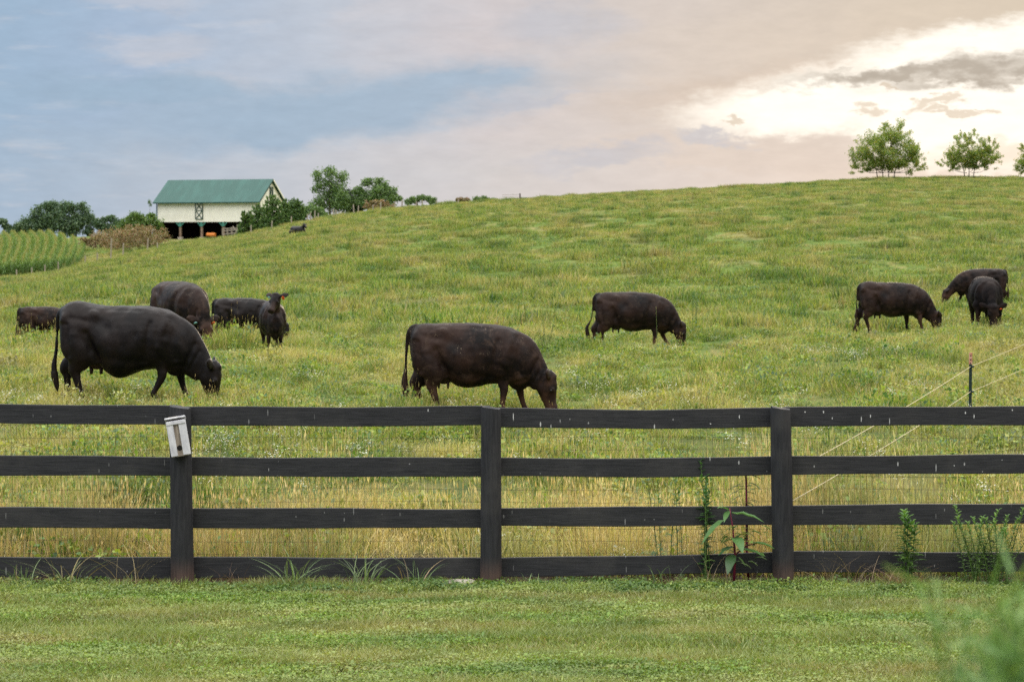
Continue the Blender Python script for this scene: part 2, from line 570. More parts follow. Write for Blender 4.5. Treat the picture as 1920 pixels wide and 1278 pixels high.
def scatter(name, sources, pts, rot, scl, idx, label, cat, kind='stuff'):
    """one object that instances the source meshes on its points"""
    c = bpy.data.collections.new(name + '_sources')
    for i, o in enumerate(sources):
        o.name = '%s_source_%02d' % (name, i)
        c.objects.link(o)
    me = bpy.data.meshes.new(name)
    me.vertices.add(len(pts)); me.vertices.foreach_set('co', np.asarray(pts, np.float32).ravel())
    a = me.attributes.new('rot', 'FLOAT_VECTOR', 'POINT'); a.data.foreach_set('vector', np.asarray(rot, np.float32).ravel())
    a = me.attributes.new('scl', 'FLOAT_VECTOR', 'POINT'); a.data.foreach_set('vector', np.asarray(scl, np.float32).ravel())
    a = me.attributes.new('idx', 'INT', 'POINT'); a.data.foreach_set('value', np.asarray(idx, np.int32))
    o = bpy.data.objects.new(name, me); COL.objects.link(o)
    ng = bpy.data.node_groups.new(name + '_scatter', 'GeometryNodeTree')
    ng.interface.new_socket(name='Geometry', in_out='INPUT', socket_type='NodeSocketGeometry')
    ng.interface.new_socket(name='Geometry', in_out='OUTPUT', socket_type='NodeSocketGeometry')
    g = NT(ng)
    gi = g.new('NodeGroupInput'); go = g.new('NodeGroupOutput')
    ci = g.new('GeometryNodeCollectionInfo')
    ci.inputs['Collection'].default_value = c
    ci.inputs['Separate Children'].default_value = True
    ci.inputs['Reset Children'].default_value = True
    ip = g.new('GeometryNodeInstanceOnPoints')
    g.l.new(gi.outputs[0], ip.inputs['Points'])
    g.l.new(ci.outputs[0], ip.inputs['Instance'])
    ip.inputs['Pick Instance'].default_value = True
    def attr(nm, ty):
        n = g.new('GeometryNodeInputNamedAttribute'); n.data_type = ty; n.inputs['Name'].default_value = nm
        return n.outputs['Attribute']
    g.l.new(attr('idx', 'INT'), ip.inputs['Instance Index'])
    er = g.new('FunctionNodeEulerToRotation'); g.l.new(attr('rot', 'FLOAT_VECTOR'), er.inputs[0])
    g.l.new(er.outputs[0], ip.inputs['Rotation'])
    g.l.new(attr('scl', 'FLOAT_VECTOR'), ip.inputs['Scale'])
    g.l.new(ip.outputs[0], go.inputs[0])
    md = o.modifiers.new('scatter', 'NODES'); md.node_group = ng
    tag(o, label, None if kind != 'thing' else cat, None, kind)
    return o


def blades(rng, n, radius, hmin, hmax, width, lean, cols, seg=3, curl=.6, clump=0):
    """vertices, quads and colours of n grass blades"""
    V = []; Fc = []; C = []
    cols = np.asarray(cols, float)
    for b in range(n):
        r = radius * math.sqrt(rng.random()); a = rng.random() * 6.283
        x0, y0 = r * math.cos(a), r * math.sin(a)
        hh = rng.uniform(hmin, hmax)
        la = rng.random() * 6.283 if rng.random() < .5 else a + rng.normal(0, .5)
        ln = lean * rng.uniform(.2, 1) * hh
        fa = rng.random() * 3.1416
        wv = np.array([math.cos(fa), math.sin(fa), 0]) * width * rng.uniform(.6, 1.3) / 2
        c = cols[rng.integers(len(cols))] * rng.uniform(.6, 1.3)
        base = len(V)
        for k in range(seg + 1):
            t = k / seg
            p = np.array([x0 + math.cos(la) * ln * t ** 1.8, y0 + math.sin(la) * ln * t ** 1.8, hh * (t - curl * .35 * t ** 3)])
            ww = wv * (1 - t ** 1.5 * .92)
            V += [p - ww, p + ww]; C += [c * (.75 + .35 * t)] * 2  # tint darkens to the root: shade inside the tuft put into the colour
        for k in range(seg):
            i = base + 2 * k
            Fc.append((i, i + 1, i + 3, i + 2))
    return V, Fc, C


def leafquads(rng, centers, size, cols, flat=0.):
    V = []; Fc = []; C = []
    cols = np.asarray(cols, float)
    for c in centers:
        n = rng.normal(size=3); n[2] += flat * 3; n /= np.linalg.norm(n)
        a = np.cross(n, rng.normal(size=3)); a /= np.linalg.norm(a); b = np.cross(n, a)
        s = size * rng.uniform(.6, 1.35)
        i = len(V)
        col = cols[rng.integers(len(cols))] * rng.uniform(.8, 1.25)
        V += [c - a * s * .5, c + b * s * .32, c + a * s * .5, c - b * s * .32]; C += [col] * 4
        Fc.append((i, i + 1, i + 2, i + 3))
    return V, Fc, C


def src(name, parts, mat):
    V = []; Fc = []; C = []
    for v, f, c in parts:
        b = len(V); V += list(v); C += list(c); Fc += [tuple(i + b for i in q) for q in f]
    return mesh_np(name, np.array(V), np.array(Fc), mat, link=False, colors=np.array(C))


GREEN = [(.235, .325, .042), (.295, .35, .055), (.175, .275, .042), (.35, .37, .08), (.25, .315, .06)]
DEEP = [(.07, .16, .035), (.10, .20, .045), (.08, .17, .055)]
STRAW = [(.55, .41, .20), (.62, .50, .28), (.43, .31, .13), (.52, .43, .19)]
YELL = [(.30, .30, .07), (.25, .27, .06)]


def seedheads(rng, n, radius, hmin, hmax, cols, head=.07, w_=.003, hw=.010):
    V, Fc, C = blades(rng, n, radius, hmin, hmax, w_, .22, cols, seg=2, curl=.1)
    for b in range(n):
        tip = (V[b * 6 + 4] + V[b * 6 + 5]) / 2; prev = (V[b * 6 + 2] + V[b * 6 + 3]) / 2
        t = (tip - prev); t /= np.linalg.norm(t)
        a = rng.random() * 3.14; s = np.array([math.cos(a), math.sin(a), 0]) * hw
        c = np.asarray(cols[rng.integers(len(cols))]) * 1.15
        i = len(V); q = tip - t * head * .3
        V += [q, q + t * head * .4 + s, q + t * head, q + t * head * .4 - s]; C += [c] * 4
        Fc.append((i, i + 1, i + 2, i + 3))
    return V, Fc, C


def pasture():
    rng = np.random.default_rng(5)
    so = []
    for k in range(3):      # 0-2 leafy tufts
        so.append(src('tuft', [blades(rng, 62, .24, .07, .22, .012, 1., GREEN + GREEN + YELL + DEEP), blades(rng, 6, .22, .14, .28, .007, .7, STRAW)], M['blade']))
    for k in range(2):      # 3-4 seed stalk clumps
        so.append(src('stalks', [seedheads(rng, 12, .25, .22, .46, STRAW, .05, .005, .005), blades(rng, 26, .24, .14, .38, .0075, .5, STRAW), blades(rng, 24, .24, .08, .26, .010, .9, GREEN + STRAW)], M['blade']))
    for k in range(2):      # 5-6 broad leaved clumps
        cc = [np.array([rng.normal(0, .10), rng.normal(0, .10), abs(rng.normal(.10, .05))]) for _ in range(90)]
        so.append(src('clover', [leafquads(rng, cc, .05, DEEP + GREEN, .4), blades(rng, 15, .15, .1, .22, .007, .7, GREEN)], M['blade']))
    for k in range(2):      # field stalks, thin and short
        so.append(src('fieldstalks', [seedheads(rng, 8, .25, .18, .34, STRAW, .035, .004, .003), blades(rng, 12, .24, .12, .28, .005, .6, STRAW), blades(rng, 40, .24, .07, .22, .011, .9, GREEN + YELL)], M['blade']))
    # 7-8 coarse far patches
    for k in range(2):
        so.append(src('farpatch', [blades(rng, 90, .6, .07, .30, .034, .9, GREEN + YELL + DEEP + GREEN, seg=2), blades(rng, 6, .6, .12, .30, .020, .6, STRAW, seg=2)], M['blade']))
    # 9 daisy fleabane
    fl = []
    stems = blades(rng, 16, .14, .25, .42, .004, .35, DEEP, seg=2, curl=.1)
    fl.append(stems)
    tips = [(stems[0][b * 6 + 4] + stems[0][b * 6 + 5]) / 2 for b in range(16)]
    cc = [t + rng.normal(0, .018, 3) for t in tips for _ in range(3)]
    fl.append(leafquads(rng, cc, .022, [(.8, .8, .74), (.75, .75, .7)], .8))
    so.append(src('fleabane', fl, M['plain_leaf']))
    P = []; Ro = []; Sc = []; Ix = []

    def band(n, y0, y1, kinds, probs, s0, s1, xfac=.275, xpad=1.8, power=1.):
        yy = y0 + (y1 - y0) * rng.random(n) ** power
        xx = (rng.random(n) * 2 - 1) * (xfac * yy + xpad)
        zz = H(xx, yy)
        px = 960 + F * xx / yy
        k = rng.choice(kinds, n, p=probs)
        fr = .55 if y0 < 60 else .34
        dn = np.array([mnoise.noise(Vector((a * fr, b * fr * .6, 7.))) + .5 * mnoise.noise(Vector((a * fr * 2.7, b * fr * 1.6, 2.))) for a, b in zip(xx, yy)])
        kp = rng.random(n) < np.clip(.66 + 1.1 * dn, .25 if y0 < 60 else .5, 1.)
        xx, yy, zz, px, k, dn = xx[kp], yy[kp], zz[kp], px[kp], k[kp], dn[kp]; n = len(xx)
        sc = rng.uniform(s0, s1, n)
        hs = sc * rng.uniform(.7, 1.25, n) * np.clip(.95 + 1.5 * dn, .45, 1.9)
        # taller sward in front of the cows standing in the hollow
        hol = ((px > -50) & (px < 640) & (yy > 2.75 * D) & (yy < 3.15 * D) & ~((px > 465) & (px < 545) & (yy < 2.85 * D)))
        hs = np.where(hol, hs * 1.6, hs)
        P.append(np.stack([xx, yy, zz - .02], 1)); Ix.append(k)
        Ro.append(np.stack([rng.normal(0, .08, n), rng.normal(0, .08, n), rng.random(n) * 6.283], 1))
        Sc.append(np.stack([sc, sc, hs], 1))
    # clumpy selection through a noise is left to the colour; bands get sparser with distance
    band(1650, D + .55, D + 3.4, [0, 1, 2, 3, 4, 5, 6], [.07, .07, .07, .365, .365, .03, .03], .9, 1.4)
    band(8500, D + 2.4, 34, [0, 1, 2, 7, 8, 5, 6], [.17, .17, .16, .15, .15, .10, .10], .75, 1.2)
    band(17000, 33, 62, [0, 1, 2, 7, 8, 5, 6], [.22, .21, .21, .08, .08, .10, .10], .8, 1.3)
    band(16000, 60, 110, [0, 1, 2, 7, 5, 9, 10], [.16, .16, .16, .05, .10, .185, .185], .9, 1.4)
    band(30000, 105, 266, [9, 10], [.5, .5], .75, 1.25, xpad=4)
    band(5000, 262, 300, [9, 10], [.5, .5], .8, 1.3, xpad=4)
    # flowers
    n = 190
    cx = rng.uniform(-1, 1, 46); cy = rng.uniform(D + 1, 60, 46)
    cx[:8] = np.array([1240, 1180, 70, 140, 460, 1600, 1740, 500]) ; 
    cyf = np.array([1.93, 2.0, 1.85, 1.8, 1.45, 2.6, 2.0, 1.5]) * D
    for i in range(8):
        cy[i] = cyf[i]; cx[i] = (cx[i] - 960) / F * cy[i]
    for i in range(8, 46): cx[i] *= .26 * cy[i]
    w_ = rng.integers(0, 46, n); w_[:70] = rng.integers(0, 8, 70)
    xx = cx[w_] + rng.normal(0, .75, n); yy = np.maximum(cy[w_] + rng.normal(0, 1.3, n), D + .6)
    P.append(np.stack([xx, yy, H(xx, yy) - .02], 1)); Ix.append(np.full(n, 11))
    Ro.append(np.stack([np.zeros(n), np.zeros(n), rng.random(n) * 6.28], 1)); s_ = rng.uniform(.6, 1., n)
    Sc.append(np.stack([s_, s_, s_], 1))
    scatter('pasture_grass', so, np.concatenate(P), np.concatenate(Ro), np.concatenate(Sc), np.concatenate(Ix),
            'tall mixed pasture grass with seed stalks and white flowers', 'grass')


pasture()


def lawn():
    rng = np.random.default_rng(8)
    so = []
    L = [(.205, .29, .055), (.25, .31, .07), (.17, .25, .045), (.29, .31, .095)]
    for k in range(3):
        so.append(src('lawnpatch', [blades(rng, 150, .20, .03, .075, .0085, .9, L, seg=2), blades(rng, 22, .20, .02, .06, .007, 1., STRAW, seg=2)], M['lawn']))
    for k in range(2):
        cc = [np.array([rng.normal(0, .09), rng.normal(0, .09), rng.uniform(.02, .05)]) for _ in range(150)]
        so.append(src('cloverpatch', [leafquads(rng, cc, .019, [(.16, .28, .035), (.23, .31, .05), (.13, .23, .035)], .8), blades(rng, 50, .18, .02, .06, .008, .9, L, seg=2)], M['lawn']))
    n = 4600
    yy = rng.uniform(12.2, D - .12, n); xx = rng.uniform(-1, 1, n) * (.27 * yy + 1.6)
    cl = np.array([mnoise.noise(Vector((x * .5, y * 1.5, 3.))) for x, y in zip(xx, yy)])
    near_f = (yy > D - 1.3) & (yy < D - .35)
    k = np.where(cl + rng.normal(0, .15, n) + near_f * .18 > .12, rng.integers(3, 5, n), rng.integers(0, 3, n))
    s_ = rng.uniform(.8, 1.25, n)
    hh = s_ * np.where(yy > D - .4, 1.15, 1) * rng.uniform(.8, 1.3, n)
    # the bare clay strip at the posts stays thin
    keep = (yy < D - .42) | (rng.random(n) < .55)
    P = np.stack([xx, yy, np.zeros(n)], 1)[keep]
    scatter('lawn_grass', so, P, np.stack([np.zeros(n), np.zeros(n), rng.random(n) * 6.28], 1)[keep], np.stack([s_, s_, hh], 1)[keep], k[keep],
            'short mown lawn with clover in front of the black fence', 'lawn')


lawn()
# ------------------------------------------------------------------ cattle
def cr(P, n):
    """Catmull-Rom through rows of P, n steps per span"""
    P = np.asarray(P, float)
    Q = np.vstack([2 * P[0] - P[1], P, 2 * P[-1] - P[-2]])
    out = []
    for i in range(1, len(Q) - 2):
        for t in np.linspace(0, 1, n, endpoint=False):
            a, b, c, d = Q[i - 1], Q[i], Q[i + 1], Q[i + 2]
            out.append(.5 * ((2 * b) + (c - a) * t + (2 * a - 5 * b + 4 * c - d) * t * t + (3 * b - a - 3 * c + d) * t ** 3))
    out.append(P[-1])
    return np.array(out)


def chain(mb, P, n=4, k=16, lat=(0, 1, 0), sq=1.):
    """P rows: x, y, z, radius in the plane, radius sideways"""
    Q = cr(P, n)
    pos = Q[:, :3]
    vs = []; fs = []
    lat = np.array(lat, float)
    for i in range(len(Q)):
        t = pos[min(i + 1, len(Q) - 1)] - pos[max(i - 1, 0)]; t /= np.linalg.norm(t)
        b = lat - t * lat.dot(t); b /= np.linalg.norm(b)
        a = np.cross(t, b)
        for j in range(k):
            q = 2 * math.pi * j / k
            ca, sb = math.cos(q), math.sin(q)
            if sq != 1:
                ca = math.copysign(abs(ca) ** sq, ca); sb = math.copysign(abs(sb) ** sq, sb)
            vs.append(pos[i] + a * ca * max(Q[i, 3], .004) + b * sb * max(Q[i, 4], .004))
    for i in range(len(Q) - 1):
        for j in range(k):
            fs.append((i * k + j, i * k + (j + 1) % k, (i + 1) * k + (j + 1) % k, (i + 1) * k + j))
    fs.append(tuple(range(k))[::-1]); fs.append(tuple((len(Q) - 1) * k + j for j in range(k)))
    mb.add(vs, fs)


def outward(me):
    bm = bmesh.new(); bm.from_mesh(me)
    bmesh.ops.recalc_face_normals(bm, faces=bm.faces)
    bm.to_mesh(me); bm.free()


def ell(mb, c, r, rot=None, nu=12, nv=8):
    vs = []; fs = []
    for i in range(nv + 1):
        th = math.pi * (i + .02) / (nv + .04)
        for j in range(nu):
            ph = 2 * math.pi * j / nu
            p = Vector((r[0] * math.sin(th) * math.cos(ph), r[1] * math.sin(th) * math.sin(ph), r[2] * math.cos(th)))
            if rot: p = rot @ p
            vs.append(p + Vector(c))
    for i in range(nv):
        for j in range(nu):
            fs.append((i * nu + j, (i + 1) * nu + j, (i + 1) * nu + (j + 1) % nu, i * nu + (j + 1) % nu))
    fs.append(tuple(range(nu))); fs.append(tuple(nv * nu + j for j in range(nu))[::-1])
    mb.add(vs, fs)


TORSO = [  # x, top, bottom, half width
    (-1.135, 1.22, .92, .09), (-1.10, 1.29, .76, .19), (-1.0, 1.355, .66, .25), (-.85, 1.38, .63, .275), (-.65, 1.378, .60, .295),
    (-.48, 1.383, .475, .33), (-.30, 1.385, .412, .36), (-.08, 1.378, .425, .365), (.12, 1.362, .455, .345), (.30, 1.335, .455, .315), (.45, 1.285, .42, .27),
    (.58, 1.21, .42, .225), (.68, 1.10, .50, .17), (.76, .98, .60, .11)]


def torso(mb, belly=0., top=0., n=4, k=28):
    Q = cr(TORSO, n)
    vs = []; fs = []
    for x, zt, zb, hw in Q:
        fat = math.exp(-((x + .32) / .24) ** 2)
        zb = zb - belly * fat
        zt = zt + top * math.exp(-((x + .95) / .28) ** 2) - top * .3 * math.exp(-((x + .35) / .3) ** 2)
        zm = (zt + zb) / 2; h_ = (zt - zb) / 2
        for j in range(k):
            q = 2 * math.pi * j / k
            c, s_ = math.cos(q), math.sin(q)
            up = s_ > 0
            # keeled back, full barrel below the middle
            yy = hw * math.copysign(abs(c) ** (.92 if up else .78), c)
            zz = h_ * math.copysign(abs(s_) ** (.86 if up else .95), s_)
            yy *= 1 - .10 * max(s_, 0)
            vs.append((x, yy, zm + zz))
    for i in range(len(Q) - 1):
        for j in range(k):
            fs.append((i * k + j, i * k + (j + 1) % k, (i + 1) * k + (j + 1) % k, (i + 1) * k + j))
    fs.append(tuple(range(k))[::-1]); fs.append(tuple((len(Q) - 1) * k + j for j in range(k)))
    mb.add(vs, fs)


def head_parts(mb, M4, ears=1.):
    """head in its own frame: poll at origin, muzzle towards +x, forehead up +z"""
    h = MB()
    chain(h, [(-.10, 0, -.05, .11, .095), (-.02, 0, -.035, .128, .105), (.08, 0, -.05, .142, .112), (.17, 0, -.058, .128, .108), (.26, 0, -.062, .104, .085),
              (.35, 0, -.062, .085, .078), (.43, 0, -.06, .084, .088), (.475, 0, -.06, .072, .080), (.495, 0, -.06, .045, .05)], sq=.9)
    ell(h, (-.015, 0, .06), (.07, .075, .05))                        # poll
    for s in (-1, 1):
        ell(h, (.16, s * .095, .005), (.045, .028, .035))             # brow over the eye
        ell(h, (.10, s * .075, -.10), (.10, .035, .08))               # cheek
        ell(h, (.47, s * .055, -.02), (.03, .025, .02))               # nostril rim
        # ear: leaf shaped, outwards and a little back and down
        chain(h, [(-.01, s * .08, .0, .03, .024), (-.05, s * .14, .005, .055, .024), (-.08, s * .20, .0, .082, .022), (-.11, s * .26, -.01, .068, .018), (-.12, s * .305, -.02, .018, .010)],
              lat=(.25, 0, 1), k=10)
    mb.add([M4 @ Vector((p[0] * 1.05, p[1] * 1.12, p[2] * 1.16 - .01)) for p in h.v], h.f)


def leg(mb, pts, k=12):
    chain(mb, pts, k=k)


def fore(s, foot, knee=None, ty=.16):
    x, z = foot
    kx = knee if knee is not None else (.30 + x) / 2 + .03
    y = s * ty
    return [(.34, s * .19, .98, .17, .075), (.31, s * .19, .78, .155, .085), (.30 + (kx - .3) * .25, y * 1.08, .62, .125, .085), (kx, y, .48, .086, .066), (kx + .012, y, .37, .068, .060),
            ((kx + x) / 2, y, .23, .048, .045), (x - .005, y, .115, .044, .042), (x + .02, y, .06, .052, .045), (x + .035, y, .0, .062, .052), (x + .035, y, -.03, .06, .05)]


def hind(s, foot, ty=.17, hx=None):
    x, z = foot
    hx = x - .07 if hx is None else hx
    y = s * ty
    return [(-.89, s * .15, 1.05, .20, .09), (-.89, s * .18, .86, .225, .11), (-.87 + (hx + .97) * .35, s * .185, .69, .225, .105), (-.89 + (hx + .97) * .65, y * 1.03, .57, .172, .098),
            (hx, y, .455, .108, .072), (hx + .015, y, .37, .070, .053), ((hx + x) / 2 + .01, y, .23, .053, .047), (x - .005, y, .115, .046, .042), (x + .02, y, .06, .053, .045),
            (x + .035, y, 0, .062, .052), (x + .035, y, -.03, .06, .05)]


def seg_d(x, z, a, b):
    ax, az, bx, bz = *a, *b
    vx, vz = bx - ax, bz - az
    t = np.clip(((x - ax) * vx + (z - az) * vz) / (vx * vx + vz * vz), 0, 1)
    return np.hypot(x - ax - t * vx, z - az - t * vz)


# muscle and bone relief on the flanks: (point a, point b, width, height)
RELIEF = [((.10, .58), (.20, 1.12), .045, -.030), ((.55, .62), (.50, 1.16), .05, -.026), ((.30, .78), (.42, 1.22), .05, .022), ((.26, .60), (.40, .86), .06, .016),
          ((-.50, 1.12), (-.44, 1.06), .11, -.038), ((-.57, .58), (-.72, .98), .05, -.034), ((-.63, 1.26), (-.60, 1.25), .06, .030), ((-1.04, 1.21), (-1.06, 1.17), .05, .028),
          ((-1.00, 1.10), (-.97, .66), .035, -.022), ((-.80, .62), (-.88, .95), .09, .020), ((-.72, 1.16), (-.95, 1.20), .05, -.016), ((.66, .50), (.80, .82), .03, -.012), ((.72, .46), (.87, .72), .025, -.010),
          ((-.30, .62), (.0, .58), .06, -.012), ((.05, 1.30), (-.45, 1.33), .03, -.010), ((.42, .46), (.60, .52), .03, -.014), ((-.35, .52), (-.42, .95), .03, .008)]


def sculpt(me, seed=0):
    n = len(me.vertices)
    co = np.empty(n * 3, np.float32); me.vertices.foreach_get('co', co); co = co.reshape(-1, 3)
    no = np.empty(n * 3, np.float32); me.vertices.foreach_get('normal', no); no = no.reshape(-1, 3)
    x, y, z = co.T.astype(float)
    rel = np.zeros(n)
    for a, b, w_, h_ in RELIEF:
        rel += h_ * np.exp(-(seg_d(x, z, a, b) / w_) ** 2)
    side = np.clip(np.abs(no[:, 1]) * 1.5 - .2, 0, 1) * (np.abs(y) > .09)
    rel *= side
    torso_ = ((z > .42) & (x < .9)).astype(float)
    rel += .0045 * np.sin(x * 34 + z * 6) * np.exp(-((x + .15) / .3) ** 2) * np.exp(-((z - .85) / .2) ** 2) * side   # ribs
    nz_ = np.array([mnoise.noise(Vector((a * 4.5 + seed, b * 4.5, c * 3.2))) + .5 * mnoise.noise(Vector((a * 11, b * 11 + seed, c * 8))) for a, b, c in zip(x, y, z)])
    rel += nz_ * .011 * torso_
    co2 = co + no * rel[:, None].astype(np.float32)
    me.vertices.foreach_set('co', co2.ravel()); me.update()


def cow(label, px, d, yaw, s=1., mat='coat_brown', neck=None, headm=None, legs=None, voxel=.02, belly=0., top=0., tail=None, tags=(), udder=True,
        group='black cattle grazing on the pasture', gy=None, width=1., lie=False, tail_bend=0., earcup=True):
    Y = d * D
    X = (px - 960) / F * Y
    loc = (X, Y, h1(X, Y))
    root = empty('cow', loc, R(yaw), label, 'cow', group)
    mb = MB()
    torso(mb, belly, top)
    # hips, thighs, shoulders, brisket
    for q in (-1, 1):
        ell(mb, (-.66, q * .165, 1.25), (.16, .055, .06))
        ell(mb, (-.88, q * .165, .96), (.235, .12, .32))
        ell(mb, (-.62, q * .17, .68), (.12, .09, .16))
        ell(mb, (.36, q * .15, .93), (.20, .14, .28), Matrix.Rotation(R(16), 3, 'Y'))
    ell(mb, (.52, 0, .48), (.16, .09, .13))
    # neck and head
    neck = neck or [(.18, 0, 1.0, .26, .16), (.38, 0, .955, .33, .19), (.53, 0, .87, .325, .17), (.67, 0, .73, .265, .135), (.80, 0, .56, .205, .115), (.875, 0, .43, .155, .105)]
    chain(mb, neck, k=20)
    M4 = headm if headm is not None else (Matrix.Translation((.985, 0, .535)) @ Matrix.Rotation(R(76), 4, 'Y'))
    head_parts(mb, M4)
    lg = legs or [fore(1, (.30, 0)), fore(-1, (.62, 0)), hind(1, (-.97, 0)), hind(-1, (-.68, 0))]
    for L in lg: leg(mb, L)
    # tail
    tl = tail if tail is not None else [(-1.02, 0, 1.33, .05, .045), (-1.12, 0, 1.29, .045, .04), (-1.175, 0, 1.18, .034, .032), (-1.19, .01, .95, .026, .025),
                      (-1.20 + tail_bend * .3, .01, .70, .026, .026), (-1.21 + tail_bend, .01, .52, .045, .04), (-1.20 + tail_bend, .01, .36, .058, .045), (-1.17 + tail_bend, .01, .20, .038, .03), (-1.16 + tail_bend, .01, .12, .008, .008)]
    chain(mb, tl, k=10)
    if width != 1: mb.v = [(x, y * width, z) for x, y, z in mb.v]
    tmp = mb.build('tmp', M[mat])
    outward(tmp.data)
    m = tmp.modifiers.new('r', 'REMESH'); m.mode = 'VOXEL'; m.voxel_size = voxel; m.use_smooth_shade = True
    m = tmp.modifiers.new('s', 'SMOOTH'); m.factor = .5; m.iterations = max(3, int((.052 / voxel) ** 2))
    me = bpy.data.meshes.new_from_object(tmp.evaluated_get(bpy.context.evaluated_depsgraph_get()))
    bpy.data.objects.remove(tmp)
    me.name = 'body'; me.materials.clear(); me.materials.append(M[mat])
    sculpt(me, px * .01)
    body = bpy.data.objects.new('body', me); COL.objects.link(body); body.parent = root; body.scale = (s, s, s)
    me.polygons.foreach_set('use_smooth', [True] * len(me.polygons))
    # eyes
    for q in (-1, 1):
        e = MB(); ell(e, (0, 0, 0), (.020, .010, .017))
        o = e.build('eye', M['eye'], root, smooth=True)
        p = M4 @ Vector((.173, q * .133, -.024)); o.location = p * s; o.scale = (s, s, s)
        o.rotation_euler = M4.to_euler()
    for q, mt, big in tags:
        e = MB()
        if big: e.box((0, 0, 0), (.012, .075, .085)); e.box((0, 0, .055), (.012, .03, .03))
        else:
            e.tube([(-.006, 0, 0), (.006, 0, 0)], .036, 14)
        o = e.build('ear_tag', M[mt], root, bevel=.004)
        p = M4 @ Vector((-.03, q * .19, -.075 if big else -.02)); o.location = p * s; o.scale = (s, s, s)
        o.rotation_euler = (M4 @ Matrix.Rotation(R(0), 4, 'Z')).to_euler()
        o.location = (M4 @ Vector((.0, q * .20, -.02 if not big else -.05))) * s
    if udder:
        e = MB(); ell(e, (-.62, 0, .56), (.15, .12, .11))
        for tx in (-.70, -.56):
            for q in (-1, 1): e.tube([(tx, q * .05, .50), (tx, q * .055, .43), (tx, q * .055, .385)], [.022, .017, .011], 8)
        o = e.build('udder', M['udder'], root, smooth=True); o.scale = (s, s, s)
    return root


grz = lambda: [fore(1, (.30, 0)), fore(-1, (.62, 0)), hind(1, (-.97, 0)), hind(-1, (-.68, 0))]
# y > 0 is the far side for a cow walking right (yaw 0)
cow('brown-black cow with pale dirt flecks on her back grazing just behind the fence', 909, 1.89, 0, 1.01, 'coat_dusty', voxel=.016, belly=.02,
    legs=[fore(-1, (.27, 0), .28), fore(1, (.60, 0), .52), hind(1, (-1.0, 0), hx=-1.06), hind(-1, (-.70, 0), hx=-.80)], tail_bend=-.01)
cow('largest glossy black cow grazing at the left just behind the fence', 262, 1.89, 0, 1.07, 'coat_black', voxel=.016, belly=.09, top=.07, width=1.05,
    legs=[fore(-1, (.22, 0), .33), fore(1, (.62, 0), .54), hind(1, (-1.08, 0), hx=-1.10), hind(-1, (-.82, 0), hx=-.90)], tail_bend=-.03, 
    neck=[(.18, 0, .98, .27, .17), (.38, 0, .93, .34, .19), (.53, 0, .84, .34, .17), (.69, 0, .68, .29, .14), (.84, 0, .50, .22, .12), (.93, 0, .38, .165, .11)],
    headm=Matrix.Translation((1.06, 0, .46)) @ Matrix.Rotation(R(80), 4, 'Y'))
cow('lone dark brown cow grazing right of centre in the middle of the field', 1203, 2.98, 0, .99, 'coat_brown', voxel=.024,
    legs=[fore(-1, (.30, 0), .31), fore(1, (.66, 0), .50), hind(1, (-1.22, 0), hx=-1.14), hind(-1, (-.98, 0), hx=-1.0)], tail_bend=-.12)
cow('brown cow with full udder grazing beside the black cow that faces the camera', 1688, 3.35, 0, .99, 'coat_brown', voxel=.026, top=.03,
    legs=[fore(-1, (.58, 0), .50), fore(1, (.22, 0), .20), hind(1, (-1.22, 0), hx=-1.14), hind(-1, (-.88, 0), hx=-.98)], tail_bend=.02,
    neck=[(.18, 0, .98, .27, .17), (.38, 0, .93, .34, .19), (.53, 0, .84, .325, .17), (.69, 0, .68, .265, .135), (.84, 0, .50, .205, .115), (.93, 0, .38, .155, .105)],
    headm=Matrix.Translation((1.04, 0, .46)) @ Matrix.Rotation(R(80), 4, 'Y'))
cow('brown cow grazing towards the left behind the black cow at the right edge', 1829, 4.36, 180, .95, 'coat_brown', voxel=.03, udder=False,
    neck=[(.18, 0, 1.0, .26, .17), (.38, 0, .96, .32, .19), (.54, 0, .90, .28, .16), (.74, 0, .76, .22, .13), (.92, 0, .58, .18, .11), (1.02, 0, .45, .15, .10)],
    headm=Matrix.Translation((1.12, 0, .50)) @ Matrix.Rotation(R(66), 4, 'Y'))
cow('black cow grazing head-on to the camera with a red tag in its ear', 1850, 3.35, -92, 1.0, 'coat_matte', voxel=.024, width=1.16, tags=((1, 'tag_orange', True),),
    legs=[fore(1, (.40, 0), .36, .24), fore(-1, (.34, 0), .34, .26), hind(1, (-.97, 0)), hind(-1, (-.97, 0))])
cow('small dark cow seen at a slant at the left edge, behind the largest black cow', 94, 3.5, 28, .80, 'coat_dusty', voxel=.026, udder=False)
cow('mud-flecked cow turned half towards the camera, grazing with red and green ear tags', 347, 2.9, -54, 1.14, 'coat_dusty', voxel=.022, width=1.12,
    tags=((1, 'tag_orange', True), (-1, 'tag_teal', False)),
    neck=[(.18, 0, 1.0, .26, .17), (.38, 0, .98, .33, .19), (.52, 0, .93, .31, .18), (.66, 0, .84, .26, .16), (.76, 0, .66, .20, .14), (.80, 0, .50, .155, .12)],
    headm=Matrix.Translation((.86, 0, .56)) @ Matrix.Rotation(R(62), 4, 'Y'))
cow('black cow grazing with her hindquarters left, half hidden by the standing young cow', 473, 3.3, 4, .90, 'coat_black', voxel=.024, udder=False)
